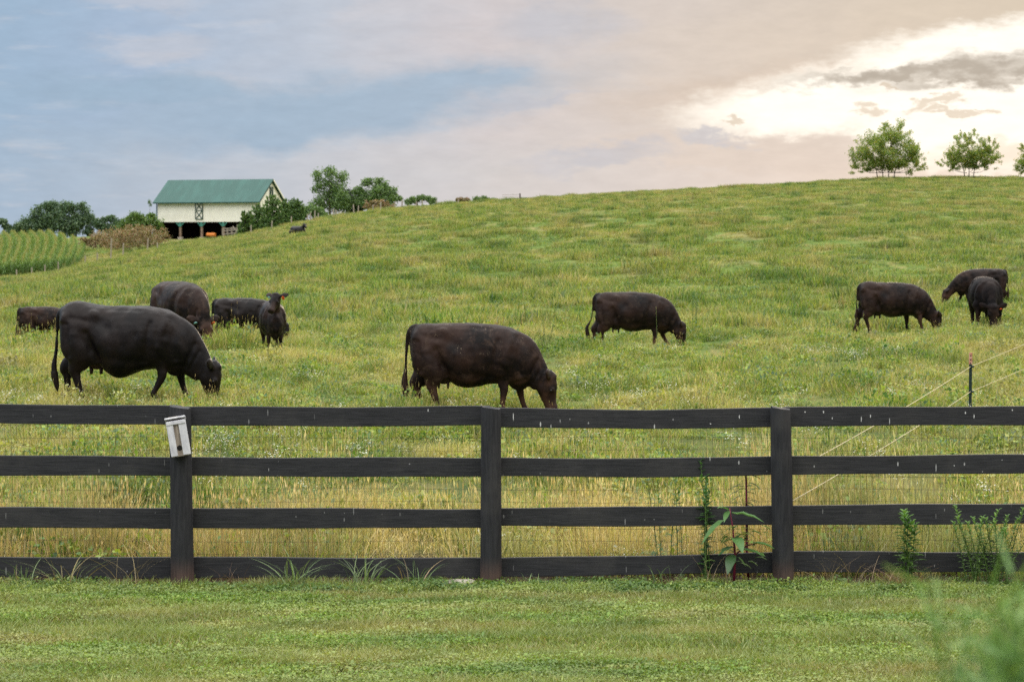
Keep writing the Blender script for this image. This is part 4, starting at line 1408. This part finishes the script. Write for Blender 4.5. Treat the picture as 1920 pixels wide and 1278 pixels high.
def tree(name, px, row, Y, height, puffs, label, cols, leaf=.30, n=2600, trunk=.22, group=None, stems=1, mat='leaf', cat='tree', foliage='crown', flat=.15, spike=0, seed=0, base_z=None):
    """puffs: (x, z, rx, rz) in units of height, from the foot; each is a clump of leaf faces"""
    rng = np.random.default_rng(seed + int(px))
    X = (px - 960) / F * Y
    z0 = h1(X, Y) if base_z is None else base_z
    if row is not None: z0 = float(W(px, row, Y).z)
    root = empty(name, (X, Y, z0), 0, label, cat, group)
    m = MB()
    tops = []
    for q in puffs: tops.append(Vector((q[0] * height, rng.normal(0, .12) * height * .6, q[1] * height)))
    for s in range(stems):
        sx = (s - (stems - 1) / 2) * height * .09 if stems > 1 else 0
        ax = sx * 2.2
        m.tube([(sx, 0, -.6), (sx * 1.2, 0, height * .15), (ax, 0, height * .42), (ax * 1.1, 0, height * .65)], [trunk / math.sqrt(stems), trunk * .8 / math.sqrt(stems), trunk * .5 / math.sqrt(stems), trunk * .2], 7)
    for t in tops:
        s0 = Vector((t.x * .12, 0, max(height * .12, min(t.z - .15 * height, height * .4) * .8)))
        mid = s0.lerp(t, .5) + Vector((0, 0, -.04 * height))
        m.tube([s0, mid, t], [trunk * .38, trunk * .24, trunk * .08], 5)
    m.build('trunk', M['bark'], root, smooth=True)
    cs = []
    if mat == 'sunleaf': puffs = [(a, b, c * 1.22, d * 1.15) for a, b, c, d in puffs]
    area = np.array([q[2] * q[3] for q in puffs]); share = area / area.sum()
    for t, q, sh in zip(tops, puffs, share):
        k = int(n * sh)
        nb = max(4, int(12 + (110 if mat == 'sunleaf' else 45) * sh))               # sprays inside the puff
        sub = rng.normal(size=(nb, 3)); sub /= np.linalg.norm(sub, axis=1)[:, None]
        sub *= rng.uniform(.35, 1., (nb, 1)) ** .5
        sub = sub * np.array([q[2], (q[2] + q[3]) / 2, q[3]]) * height * .85
        w_ = rng.integers(nb, size=k)
        jit = rng.normal(size=(k, 3)) * np.array([q[2], q[2], q[3]]) * height * .24
        if spike:
            tt = rng.random(k)[:, None] * spike
            d_ = sub[w_] / (np.linalg.norm(sub[w_], axis=1)[:, None] + 1e-6)
            jit = jit * .45 + d_ * tt * height * .10 + np.array([0, 0, 1]) * tt * height * .05
        cs.append(np.array(t) + sub[w_] + jit)
    cs = np.concatenate(cs)
    cs = cs[cs[:, 2] > height * .03]
    V, Fc, C = leafquads(rng, cs, leaf, cols, flat)
    mesh_np(foliage, np.array(V), np.array(Fc), M[mat], root, colors=np.array(C))
    return root


# hilltop pair against the glow, and the one cut by the frame
G = 'low spreading trees on the hilltop against the sunset'
tree('hilltop_tree', 1659, None, 262, 6.9, [(-.42, .34, .17, .16), (-.38, .62, .14, .10), (-.12, .45, .22, .20), (.05, .62, .24, .18), (-.10, .80, .15, .12), (.12, .86, .16, .11), (.25, .72, .15, .12), (.36, .45, .20, .15), (.55, .38, .12, .14),
                                       (.15, .30, .22, .14), (.45, .22, .16, .10), (-.20, .24, .18, .11), (-.52, .20, .12, .08), (.58, .20, .09, .07), (.0, .22, .2, .09), (.03, .48, .40, .26), (-.25, .40, .25, .2), (.3, .42, .26, .2)], 'larger and rounder of the two whole hilltop trees, against the bright sky', GOLD, .18, 26000, .14, G, 4, 'sunleaf', spike=1.)
tree('hilltop_tree', 1815, None, 262, 5.6, [(-.50, .28, .16, .10), (-.30, .46, .16, .14), (-.05, .50, .20, .20), (-.15, .80, .13, .14), (.08, .84, .13, .13), (.28, .60, .18, .15), (.45, .66, .13, .15), (.50, .40, .15, .12), (.15, .32, .22, .12), (-.35, .24, .16, .08), (.45, .24, .13, .07), (.0, .50, .36, .24), (.25, .45, .25, .2)],
     'smaller, flatter hilltop tree to the right of the round one', GOLD, .17, 18000, .11, G, 3, 'sunleaf', spike=1.)
tree('hilltop_tree', 1938, None, 262, 4.6, [(-.30, .25, .18, .12), (-.1, .5, .22, .2), (.2, .6, .25, .2), (-.2, .75, .14, .12), (.4, .35, .2, .15), (0, .45, .4, .28)], 'hilltop tree cut off by the right edge of the picture', GOLD, .17, 10000, .10, G, 2, 'sunleaf', spike=1.)
# oaks right of the barn
G2 = 'oaks beyond the pasture to the right of the barn'
tree('oak_tree', 619, 412, 350, 8.6, [(-.22, .82, .13, .12), (.0, .90, .15, .12), (.20, .84, .15, .12), (-.26, .60, .11, .10), (-.05, .62, .20, .18), (.15, .62, .20, .16), (-.08, .36, .26, .20), (-.24, .30, .16, .16), (.22, .34, .24, .22)],
     'tallest oak with an open airy crown, right of the barn', OAK, .32, 7600, .25, G2)
tree('oak_tree', 655, 408, 352, 5.4, [(0, .55, .3, .28), (-.3, .4, .22, .25), (.3, .4, .25, .25), (.1, .25, .3, .2)], 'dark rounded oak tucked between the tallest oak and the broad one', [(.035, .06, .025), (.045, .08, .03)], .34, 4600, .22, G2)
tree('oak_tree', 700, 402, 348, 6.2, [(-.38, .62, .16, .14), (-.15, .84, .17, .12), (.08, .90, .17, .10), (.30, .76, .17, .13), (.50, .60, .17, .13), (.62, .42, .14, .11), (.10, .55, .3, .22), (-.22, .42, .25, .25), (.35, .38, .26, .2), (.0, .28, .3, .2)],
     'broad oak with a knobbly crown, rightmost of the oaks', OAK, .32, 8600, .25, G2)
tree('hedge_bush', 577, 416, 345, 3.2, [(-.3, .5, .4, .3), (.2, .6, .4, .3), (.6, .4, .4, .3)], 'low dark green bush between the cedars and the tallest oak', OAK, .34, 3000, .15, None, cat='bush')
tree('hedge_bush', 783, 386, 330, 1.75, [(-.3, .5, .4, .3), (.3, .7, .4, .3), (.9, .65, .3, .25), (1.3, .45, .4, .3), (-.8, .35, .4, .25)], 'low green bush showing over the ridge right of the oaks', OAK, .28, 2600, .1, None, cat='bush')
tree('ridge_bush', 870, None, 266, .75, [(-.6, .5, .6, .4), (.4, .45, .6, .35), (-1.1, .5, .3, .3)], 'low rusty brown bush on the ridge skyline', BROWN, .16, 1400, .04, None, cat='bush', foliage='foliage')
tree('ridge_bush', 905, None, 268, .85, [(-.9, .5, .6, .35), (0, .55, .7, .4), (.9, .4, .7, .35), (1.7, .3, .7, .3)], 'low green bush on the ridge skyline next to the gate post', OAK, .17, 2400, .04, None, cat='bush', foliage='foliage')
# cedars by the barn
G3 = 'bushy cedars in front of the barn gable'
for i, (px, hgt, w_, lb) in enumerate(((464, 3.7, .30, 'cedar standing farthest left, against the cream barn wall'), (487, 4.5, .30, 'dark cedar second from the left in front of the barn'), (512, 5.2, .28, 'tallest pointed cedar in front of the barn gable'),
                                   (537, 4.3, .34, 'round cedar right of the tallest one'), (557, 3.9, .34, 'broad cedar farthest right in the clump by the barn'))):
    pf = []
    for z in np.linspace(.12, .92, 7):
        r_ = w_ * (1 - z * .62)
        for a in (-1, 0, 1): pf.append((a * r_ * .8, z, r_ * .8, .13))
    tree('cedar_tree', px, None, 283 + (i % 2) * 3, hgt * .83, pf, lb, CEDAR, .20, 11000, .14, G3, 1, 'leaf', spike=.8, flat=0)
# left of the barn
tree('green_bush', 258, 448, 305, 3.9, [(-.05, .8, .28, .2), (-.35, .5, .25, .3), (.3, .55, .28, .3), (.0, .4, .4, .3), (-.6, .3, .25, .2)], 'bright green bushy tree left of the barn', LIGHT, .30, 6000, .12, None)
tree('green_bush', 284, 446, 306, 3.6, [(0, .75, .22, .22), (-.2, .4, .25, .25), (.25, .45, .22, .3)], 'narrow green bush touching the left corner of the barn', LIGHT, .28, 3500, .1, None, cat='bush')
tree('sapling', 281, 440, 330, 5.4, [(0, .93, .06, .07), (.03, .84, .05, .04)], 'thin sapling with a small tuft of leaves beside the barn eave', FAROAK, .2, 160, .06, None, cat='tree')
G4 = 'distant trees behind the cornfield'
for px, hgt, pf, lb in ((60, 5.6, [(-.2, .5, .3, .3), (.2, .6, .3, .28), (-.5, .35, .25, .2)], 'leftmost dark tree of the clump behind the corn'),
                        (88, 8.0, [(-.25, .75, .16, .14), (.0, .85, .2, .12), (.2, .8, .18, .14), (0, .5, .36, .3), (-.3, .45, .25, .25)], 'tree with the highest crown behind the corn, left half of the clump'),
                        (112, 8.3, [(-.15, .86, .18, .12), (.12, .80, .2, .15), (0, .5, .34, .3), (.3, .45, .2, .25)], 'dense dark tree in the middle of the clump behind the corn'),
                        (144, 8.2, [(-.15, .82, .16, .13), (.10, .86, .16, .12), (.25, .65, .16, .2), (0, .45, .3, .3), (-.2, .3, .2, .2)], 'rightmost tall dark tree of the clump behind the corn'),
                        (173, 5.6, [(-.1, .80, .22, .15), (.2, .6, .2, .14), (-.1, .35, .15, .2)], 'small open tree just right of the dark clump'),
                        (205, 5.3, [(-.3, .78, .22, .12), (.1, .85, .22, .12), (.3, .6, .2, .2), (-.1, .5, .3, .2)], 'thin tree with sky gaps left of the green bush'),
                        (226, 4.6, [(0, .7, .3, .22), (.2, .45, .3, .25), (-.3, .45, .2, .25)], 'dull green tree touching the bright green bush'),
                        (10, 4.8, [(-.1, .82, .22, .13), (.1, .6, .16, .12)], 'small separate tree at the left edge beyond the corn'),
                        (34, 4.0, [(0, .8, .2, .1), (-.2, .5, .3, .2), (.3, .5, .3, .2)], 'low tree between the left edge and the dark clump')):
    tree('far_tree', px, 452, 430, hgt, pf, lb, FAROAK, .42, int(620 * hgt), .2, G4)
# brown brush between corn and barn
G5 = 'brown brush left of the barn'
rb = random.Random(6)
BR = [(168, 444, 2.0, 300), (188, 446, 2.6, 300), (205, 462, 3.0, 292), (222, 470, 3.3, 284), (243, 472, 3.2, 280), (262, 470, 3.2, 278), (281, 466, 3.1, 276), (198, 448, 2.3, 305), (240, 452, 2.8, 300), (268, 450, 2.6, 298), (293, 452, 2.2, 298)]
BL = ['low straw brown brush nearest the cornfield', 'pale brown brush behind the cornfield edge', 'fawn brush behind the tallest pale post', 'rust brown brush right of the tallest pale post', 'reddish brush in the middle of the thicket', 'brown brush in the front row below the green bush',
      'brown brush in the front row nearest the barn', 'small straw coloured brush at the back left', 'tangled brown brush below the bright green bush', 'dull red brush behind the front row', 'thin brown brush at the barn corner']
for (px, row, hgt, Y), lb in zip(BR, BL):
    pf = [(rb.uniform(-.5, .5), rb.uniform(.2, .75), rb.uniform(.2, .4), rb.uniform(.15, .3)) for _ in range(7)] + [(0, .2, .6, .2)]
    tree('brown_brush', px, None, Y, hgt, pf, lb, BROWN, .17, 2300, .05, G5, 1, 'leaf', cat='bush', foliage='foliage', spike=1.)
tree('brown_brush', 706, None, 268, 1.6, [(-.6, .4, .5, .35), (.2, .5, .6, .4), (.9, .4, .5, .3)], 'brown brush in front of the broad oak on the ridge', BROWN, .18, 2400, .04, None, cat='bush', foliage='foliage', spike=1.)


# ------------------------------------------------------------------ corn
def corn():
    rng = np.random.default_rng(11)
    so = []
    for k in range(3):
        V = []; Fc = []; C = []
        def quad(a, b, wa, wb, c):
            i = len(V); V.extend([a - wa, a + wa, b + wb, b - wb]); C.extend([np.array(c)] * 4); Fc.append((i, i + 1, i + 2, i + 3))
        quad(np.array([0, 0, 0.]), np.array([0, 0, 2.0]), np.array([.02, 0, 0]), np.array([.012, 0, 0]), (.10, .17, .04))
        for j in range(11):
            a = j * 2.4 + rng.normal(0, .4); z = .25 + j * .155
            dr = np.array([math.cos(a), math.sin(a), 0]); sd_ = np.array([-math.sin(a), math.cos(a), 0]) * .045
            p0 = np.array([0, 0, z]); p1 = p0 + dr * .28 + np.array([0, 0, .28]); p2 = p1 + dr * .32 + np.array([0, 0, -.05]); p3 = p2 + dr * .18 + np.array([0, 0, -.28])
            c = np.array((.10, .185, .035)) * rng.uniform(.8, 1.4)
            if j > 7: c = c * np.array([1.5, 1.25, 1.1])
            quad(p0, p1, sd_ * .8, sd_, c); quad(p1, p2, sd_, sd_ * .9, c); quad(p2, p3, sd_ * .9, sd_ * .1, c)
        for j in range(6):
            a = rng.random() * 6.28; t = np.array([math.cos(a) * .10, math.sin(a) * .10, .32])
            quad(np.array([0, 0, 1.95]), np.array([0, 0, 1.95]) + t, np.array([.012, .012, 0]), np.array([.016, .016, 0]), (.30, .31, .10))
        so.append(mesh_np('corn_plant', np.array(V), np.array(Fc), M['plain_leaf'], link=False, colors=np.array(C)))
    P = []
    for p0 in np.arange(-400, 215, 17):
        for Y in np.arange(263, 352, .28):
            # rows run up the slope and bend with it
            t = (Y - 266) / 86
            px = p0 + 26 * math.sin(t * 2.3) - 22 * t
            X = (px - 960) / F * Y
            edge = 160 - 62 * max(0, (Y - 305) / 47) ** 1.5 - 45 * max(0, (274 - Y) / 12)
            yf = 266.5 + max(0, (px - 60)) * .02
            if px < -330 or px > edge or Y < yf: continue
            P.append((X + rng.normal(0, .09), Y + rng.normal(0, .1)))
    P = np.array(P); n = len(P)
    z = H(P[:, 0], P[:, 1])
    s_ = rng.uniform(.78, 1.0, n) * np.interp(960 + F * P[:, 0] / P[:, 1], [40, 95, 130, 160], [1, .92, .74, .58])
    scatter('corn_crop', so, np.stack([P[:, 0], P[:, 1], z], 1), np.stack([rng.normal(0, .05, n), rng.normal(0, .05, n), rng.random(n) * 6.28], 1), np.stack([s_, s_, s_], 1),
            rng.integers(0, 3, n), 'tall green corn in curved rows with pale tassels', 'corn')


corn()
# ------------------------------------------------------------------ weeds along the board fence
WG = [(.07, .15, .03), (.10, .19, .04), (.055, .12, .03)]
M['red_stem'] = pbr('purple_red_stem', (.13, .012, .035), .5)
M['green_stem'] = pbr('green_stem', (.09, .15, .04), .6)
M['pale_rock'] = pbr('pale_rock', (.32, .29, .24), .9, mottled((.2, .18, .14), (.42, .38, .32), 9, .5))


def big_leaf(V, Fc, C, base, d_, L, wd, col, droop=.35):
    d_ = np.array(d_, float); d_ /= np.linalg.norm(d_)
    side = np.cross(d_, [0, 0, 1.]); side /= (np.linalg.norm(side) + 1e-6)
    i = len(V); n = 6
    for k in range(n + 1):
        t = k / n
        c = np.array(base) + d_ * L * t + np.array([0, 0, -droop * L * t * t + .02 * L * math.sin(t * 17 + base[0] * 50)])
        w_ = wd * math.sin(math.pi * min(1, .06 + t * .94)) ** .8 * (1 - .35 * t) / 2
        lift = np.array([0, 0, w_ * .35])
        V += [c - side * w_ + lift, c, c + side * w_ + lift]; C += [np.array(col) * 1., np.array(col) * 1.15, np.array(col) * .92]
    for k in range(n):
        a = i + 3 * k
        Fc += [(a, a + 1, a + 4, a + 3), (a + 1, a + 2, a + 5, a + 4)]


def pokeweed():
    rng = np.random.default_rng(2)
    y = D - .10
    b = W(1392, 1094, y)
    root = empty('pokeweed', (b.x, y, 0), 0, 'pokeweed with purple-red stems and big green leaves beside the banded post', 'weed')
    def L(px, py, yy=y): p = W(px, py, yy); return Vector((p.x - b.x, yy - y, p.z))
    m = MB(); m.tube([L(1404, 1096, D + .19), L(1400, 1030, D + .19), L(1400, 960, D + .2), L(1399, 900, D + .2), L(1398, 868, D + .2)], [.013, .012, .010, .008, .005], 7); m.build('stem', M['red_stem'], root, smooth=True)
    m = MB(); m.tube([L(1376, 1092), L(1378, 1040), L(1374, 990), L(1368, 952)], [.012, .010, .007, .004], 7)
    m.tube([L(1378, 1040), L(1400, 1022), L(1420, 1018)], [.006, .005, .003], 6); m.build('stem', M['red_stem'], root, smooth=True)
    V = []; Fc = []; C = []
    g1 = (.11, .24, .07); g2 = (.06, .14, .045)
    fl = [((1372, 962), (1, -.25, .05), .24, .075, g1, .30), ((1358, 975), (-.75, -.3, -.35), .20, .085, g1, .45), ((1376, 1008), (.2, -.5, .0), .14, .09, g1, .7),
          ((1380, 1030), (.9, -.3, .05), .22, .08, g1, .25), ((1378, 1025), (-.9, -.4, -.1), .14, .07, g2, .3), ((1412, 1018), (1, -.2, .05), .16, .07, g1, .3),
          ((1366, 956), (-.6, -.4, .4), .12, .05, g1, .3), ((1366, 958), (-.3, -.6, -.3), .10, .045, g1, .3), ((1374, 1040), (-.3, -.6, -.5), .13, .08, g2, .4), ((1404, 1016), (.1, -.8, .3), .10, .045, (.2, .32, .07), .3)]
    for (p, d_, l_, wd, c, dr) in fl: big_leaf(V, Fc, C, L(*p), d_, l_ * 1.12, wd * 1.35, c, dr)
    for k in range(46):
        p = L(1385 + rng.normal(0, 22), rng.uniform(985, 1060), rng.uniform(-.03, .06) + y)
        a = rng.uniform(-1, 1)
        big_leaf(V, Fc, C, p, (np.sign(a) * (.4 + abs(a)), -rng.random() * .5, rng.uniform(-.4, .5)), rng.uniform(.05, .11), rng.uniform(.028, .05), (.08 + .07 * rng.random(), .17 + .06 * rng.random(), .045), .45)
    for k in range(30):
        p = L(1398 + rng.normal(0, 4), rng.uniform(868, 960), D + .2)
        a = rng.uniform(-1, 1)
        big_leaf(V, Fc, C, p, (np.sign(a) * (.5 + abs(a)), rng.normal(0, .5), rng.uniform(-.3, .4)), rng.uniform(.07, .15), rng.uniform(.025, .045), (.07 + .05 * rng.random(), .14, .035), .4)
    mesh_np('leaves', np.array(V), np.array(Fc), M['plain_leaf'], root, colors=np.array(C))


pokeweed()


def leafy_weed(px, y, rows, spread, stems, label, name='tall_weed', leaf=(.05, .10), cols=WG, seed=1, top=0., dens=26, foot=1094):
    rng = np.random.default_rng(seed)
    b = W(px, foot, y)
    zg = h1(b.x, y)
    root = empty(name, (b.x, y, zg), 0, label, 'weed')
    z_top = W(px, rows, y).z - zg
    m = MB(); V = []; Fc = []; C = []
    for s in range(stems):
        x0 = rng.normal(0, spread * .35); x1 = x0 + rng.normal(0, spread * .5); zt = z_top * rng.uniform(.72, 1.) if s else z_top
        yy = rng.normal(0, .05)
        pts = [(x0, yy, -.02), ((x0 * 2 + x1) / 3, yy, zt * .4), (x1, yy, zt)]
        m.tube(pts, [.005, .004, .002], 5)
        for k in range(dens):
            t = 1 - (k / dens) ** 1.2 * .9
            p = np.array([x0 + (x1 - x0) * t ** 1.3, yy, zt * t])
            a = k * 2.4
            big_leaf(V, Fc, C, p, (math.cos(a), math.sin(a), .9 if t > .8 else .35), rng.uniform(*leaf) * (.6 + .5 * math.sin(math.pi * t)), leaf[1] * .30, np.array(cols[rng.integers(len(cols))]) * (1 + .5 * (t > .85)), .25)
    m.build('stems', M['green_stem'], root)
    mesh_np('leaves', np.array(V), np.array(Fc), M['plain_leaf'], root, colors=np.array(C))


leafy_weed(1322, D + .045, 864, .07, 6, 'dark leafy weed climbing in front of the second rail', seed=3, cols=[(.04, .10, .03), (.05, .13, .03)], dens=34)
leafy_weed(1702, D - .12, 960, .06, 5, 'single tall leafy weed rising from a tuft of dead grass', leaf=(.07, .13), seed=4, dens=30)
leafy_weed(1850, D - .15, 948, .28, 17, 'thicket of tall feathery weeds near the right edge', leaf=(.045, .075), seed=5, dens=52, cols=[(.10, .19, .04), (.14, .24, .06), (.08, .16, .04)])
leafy_weed(1262, D + .25, 880, .18, 5, 'faint leafy weed behind the wire left of the climbing one', seed=8, cols=[(.06, .12, .03), (.1, .17, .05)], dens=20)


for (px, top, d, sd, lb, cs) in ((1298, 546, 3.3, 31, 'dark weed standing in the field right of the lone brown cow', [(.05, .11, .04), (.07, .14, .05)]),
                                 (936, 596, 3.0, 32, 'rusty dock seed stalk just above the centre cow', [(.22, .10, .05), (.16, .09, .04)]),
                                 (1020, 604, 2.75, 33, 'grey-brown weed to the right behind the centre cow', [(.12, .11, .06), (.09, .12, .05)]),
                                 (1232, 575, 2.86, 34, 'tall pale mullein spike in front of the lone brown cow', [(.38, .32, .16), (.30, .27, .12)]),
                                 (1575, 556, 4.0, 35, 'rusty weed left of the brown cow with the full udder', [(.24, .13, .07), (.18, .14, .06)])):
    leafy_weed(px, d * D, top, .05 if sd == 34 else .16, 1 if sd == 34 else 5, lb, name='pasture_weed', leaf=(.04, .09) if sd != 34 else (.02, .035), seed=sd, cols=cs, dens=30)


def grass_clump(px, y, n, h_, lean, cols, label, name='grass_clump', width=.0105, seed=0, rad=.12, foot=1096):
    rng = np.random.default_rng(seed)
    b = W(px, foot, y)
    V, Fc, C = blades(rng, n, rad, h_ * .45, h_, width, lean, cols, seg=6, curl=.75)
    o = mesh_np(name, np.array(V), np.array(Fc), M['plain_leaf'], None, colors=np.array(C))
    o.location = (b.x, y, 0)
    tag(o, label, 'grass clump', 'loose grass clumps along the foot of the board fence')


SG = [(.17, .27, .09), (.22, .31, .13), (.13, .21, .08)]
grass_clump(548, D - .18, 34, .42, 1.5, SG, 'blue-green arching grass clump left of the middle of the bottom rail', seed=1)
grass_clump(680, D - .20, 30, .40, 1.4, SG, 'arching grass clump halfway between the bird box post and the middle post', seed=2)
grass_clump(775, D - .20, 22, .38, 1.3, SG + [(.3, .22, .11)], 'sparse arching grass clump left of the pale stone', seed=3)
grass_clump(1255, D - .15, 9, .28, .7, SG, 'few upright green blades right of the middle post', seed=4)
grass_clump(40, D - .15, 26, .34, 1.4, SG + [(.28, .24, .10)], 'leaning grass clump at the left edge', seed=5)
grass_clump(130, D - .17, 26, .42, 1.5, [(.30, .25, .11), (.14, .19, .06)], 'straw and green stalks left of the bird box post', seed=6)
grass_clump(240, D - .16, 16, .5, 1.2, [(.32, .25, .12)], 'long dry stalks leaning across the bottom rail near the bird box post', seed=7, width=.005)
grass_clump(430, D - .14, 18, .28, 1.2, [(.20, .12, .07), (.30, .22, .12)], 'dead brown stalks just right of the bird box post', seed=8, width=.005)
grass_clump(1692, D - .16, 170, .24, 2.0, [(.30, .19, .10), (.38, .27, .15), (.20, .12, .07)], 'matted tuft of dead brown grass below the tall leafy weed', seed=9, width=.005, rad=.13)
grass_clump(1590, D - .14, 34, .42, 1.7, [(.34, .27, .15), (.25, .18, .10)], 'dry looping stalks between the banded post and the dead tuft', seed=10, width=.0045, rad=.2)
grass_clump(1345, D - .14, 10, .45, .9, [(.36, .28, .16)], 'thin dry stalks below the pokeweed', seed=11, width=.005)
grass_clump(1010, D - .13, 30, .14, 1.3, SG, 'short green clump right of the middle post', seed=12)


def edge_growth():
    """low weeds where the mower cannot reach, one uncountable mass"""
    rng = np.random.default_rng(9)
    so = []
    cc = [np.array([rng.normal(0, .05), rng.normal(0, .05), rng.uniform(.01, .09)]) for _ in range(90)]
    so.append(src('a', [leafquads(rng, cc, .028, [(.08, .16, .03), (.12, .21, .04), (.06, .12, .03)], .5)], M['plain_leaf']))
    so.append(src('b', [blades(rng, 40, .10, .05, .15, .006, 1.1, SG + GREEN)], M['plain_leaf']))
    so.append(src('c', [blades(rng, 40, .12, .03, .12, .005, 1.8, [(.17, .10, .06), (.26, .18, .10), (.10, .06, .04)], seg=3)], M['plain_leaf']))
    n = 1500
    yy = D - .50 + .62 * rng.random(n) ** 1.3; xx = rng.uniform(-6.4, 6.4, n)
    px = 960 + F * xx / yy
    clay = np.exp(-((px - 345) / 110) ** 2) + np.exp(-((px - 955) / 70) ** 2) * .9 + np.exp(-((px - 1468) / 40) ** 2) * .8
    keep = rng.random(n) > clay * .88
    xx, yy, px = xx[keep], yy[keep], px[keep]; n = len(xx)
    nn = np.array([mnoise.noise(Vector((x * 1.3, y * 2, 0))) for x, y in zip(xx, yy)])
    ix = np.where((yy > D - .15) & (rng.random(n) < .6), 2, np.where(nn > 0, 0, 1))
    s_ = rng.uniform(.4, .85, n)
    scatter('fence_line_weeds', so, np.stack([xx, yy, np.zeros(n)], 1), np.stack([np.zeros(n), np.zeros(n), rng.random(n) * 6.28], 1), np.stack([s_ * 1.5, s_ * 1.5, s_], 1), ix,
            'low weeds and litter under the bottom rail', 'weeds')


edge_growth()


def stone():
    b = W(862, 1097, D - .1)
    bm = bmesh.new(); bmesh.ops.create_icosphere(bm, subdivisions=4, radius=1)
    for v in bm.verts:
        q = v.co * (1 + .22 * mnoise.noise(v.co * 1.6) + .06 * mnoise.noise(v.co * 6))
        v.co = Vector((q.x * .17, q.y * .10, q.z * .045))
    me = bpy.data.meshes.new('flat_stone'); bm.to_mesh(me); bm.free(); me.materials.append(M['pale_rock'])
    me.polygons.foreach_set('use_smooth', [True] * len(me.polygons))
    o = bpy.data.objects.new('flat_stone', me); COL.objects.link(o); o.location = (b.x, D - .1, .02)
    tag(o, 'flat pale stone lying in the grass left of the middle post', 'stone')


stone()


# feathery shrub close to the lens, thrown out of focus
def near_shrub():
    rng = np.random.default_rng(21)
    Y = 2.5
    c = W(1985, 1340, Y)
    root = empty('feathery_shrub', (c.x, Y, 0), 0, 'blurred feathery green shrub close by at the lower right corner', 'shrub')
    m = MB(); V = []; Fc = []; C = []
    cols = [(.13, .25, .06), (.09, .19, .05), (.19, .30, .08)]
    tips = [(px, py) for px, py in ((1905, 1190), (1880, 1235), (1930, 1150), (1960, 1130), (1900, 1290), (1870, 1330), (1990, 1180), (1940, 1220), (1850, 1290), (1915, 1160), (2000, 1240), (1955, 1200), (1890, 1150), (1860, 1190), (1925, 1260), (1895, 1250), (1850, 1265), (1810, 1300), (1875, 1210), (1950, 1175), (1975, 1215), (1905, 1230), (1840, 1240), (1945, 1250))]
    wisps = [(1835, 1085), (1740, 1065), (1880, 1050), (1900, 1100), (1790, 1150), (1770, 1270), (1720, 1050), (1850, 1110)]
    for i, (px, py) in enumerate(tips + wisps):
        yy = Y + rng.uniform(-.16, .16)
        px += 18; py += 18
        t = W(px, py, yy); a = Vector((rng.normal(0, .04), rng.normal(0, .04), .0)); tip = Vector((t.x - c.x, yy - Y, t.z))
        mid = Vector((tip.x * .35 + .05, tip.y * .4, tip.z * .55))
        wis = i >= len(tips)
        pts = [Vector(p) for p in cr([(*a,), (*mid,), (*tip,)], 10)]
        m.tube(pts, [.005 - .004 * k / len(pts) for k in range(len(pts))], 4)
        for k in range(110 if wis else 620):
            u = rng.random() ** .6 * (len(pts) - 1); j = min(int(u), len(pts) - 2)
            if wis and u < .7 * len(pts): continue
            p = np.array(pts[j].lerp(pts[j + 1], u - j))
            d_ = rng.normal(size=3); d_[2] = abs(d_[2]) + .3; d_ /= np.linalg.norm(d_)
            L = rng.uniform(.03, .08); s_ = np.cross(d_, rng.normal(size=3)); s_ /= np.linalg.norm(s_); s_ *= .0024
            q = len(V); e = p + d_ * L
            V += [p - s_, p + s_, e + s_ * .4, e - s_ * .4]; col = np.array(cols[rng.integers(3)]) * rng.uniform(.7, 1.2); C += [col] * 4; Fc.append((q, q + 1, q + 2, q + 3))
    m.build('stems', M['green_stem'], root)
    mesh_np('foliage', np.array(V), np.array(Fc), M['plain_leaf'], root, colors=np.array(C))


near_shrub()
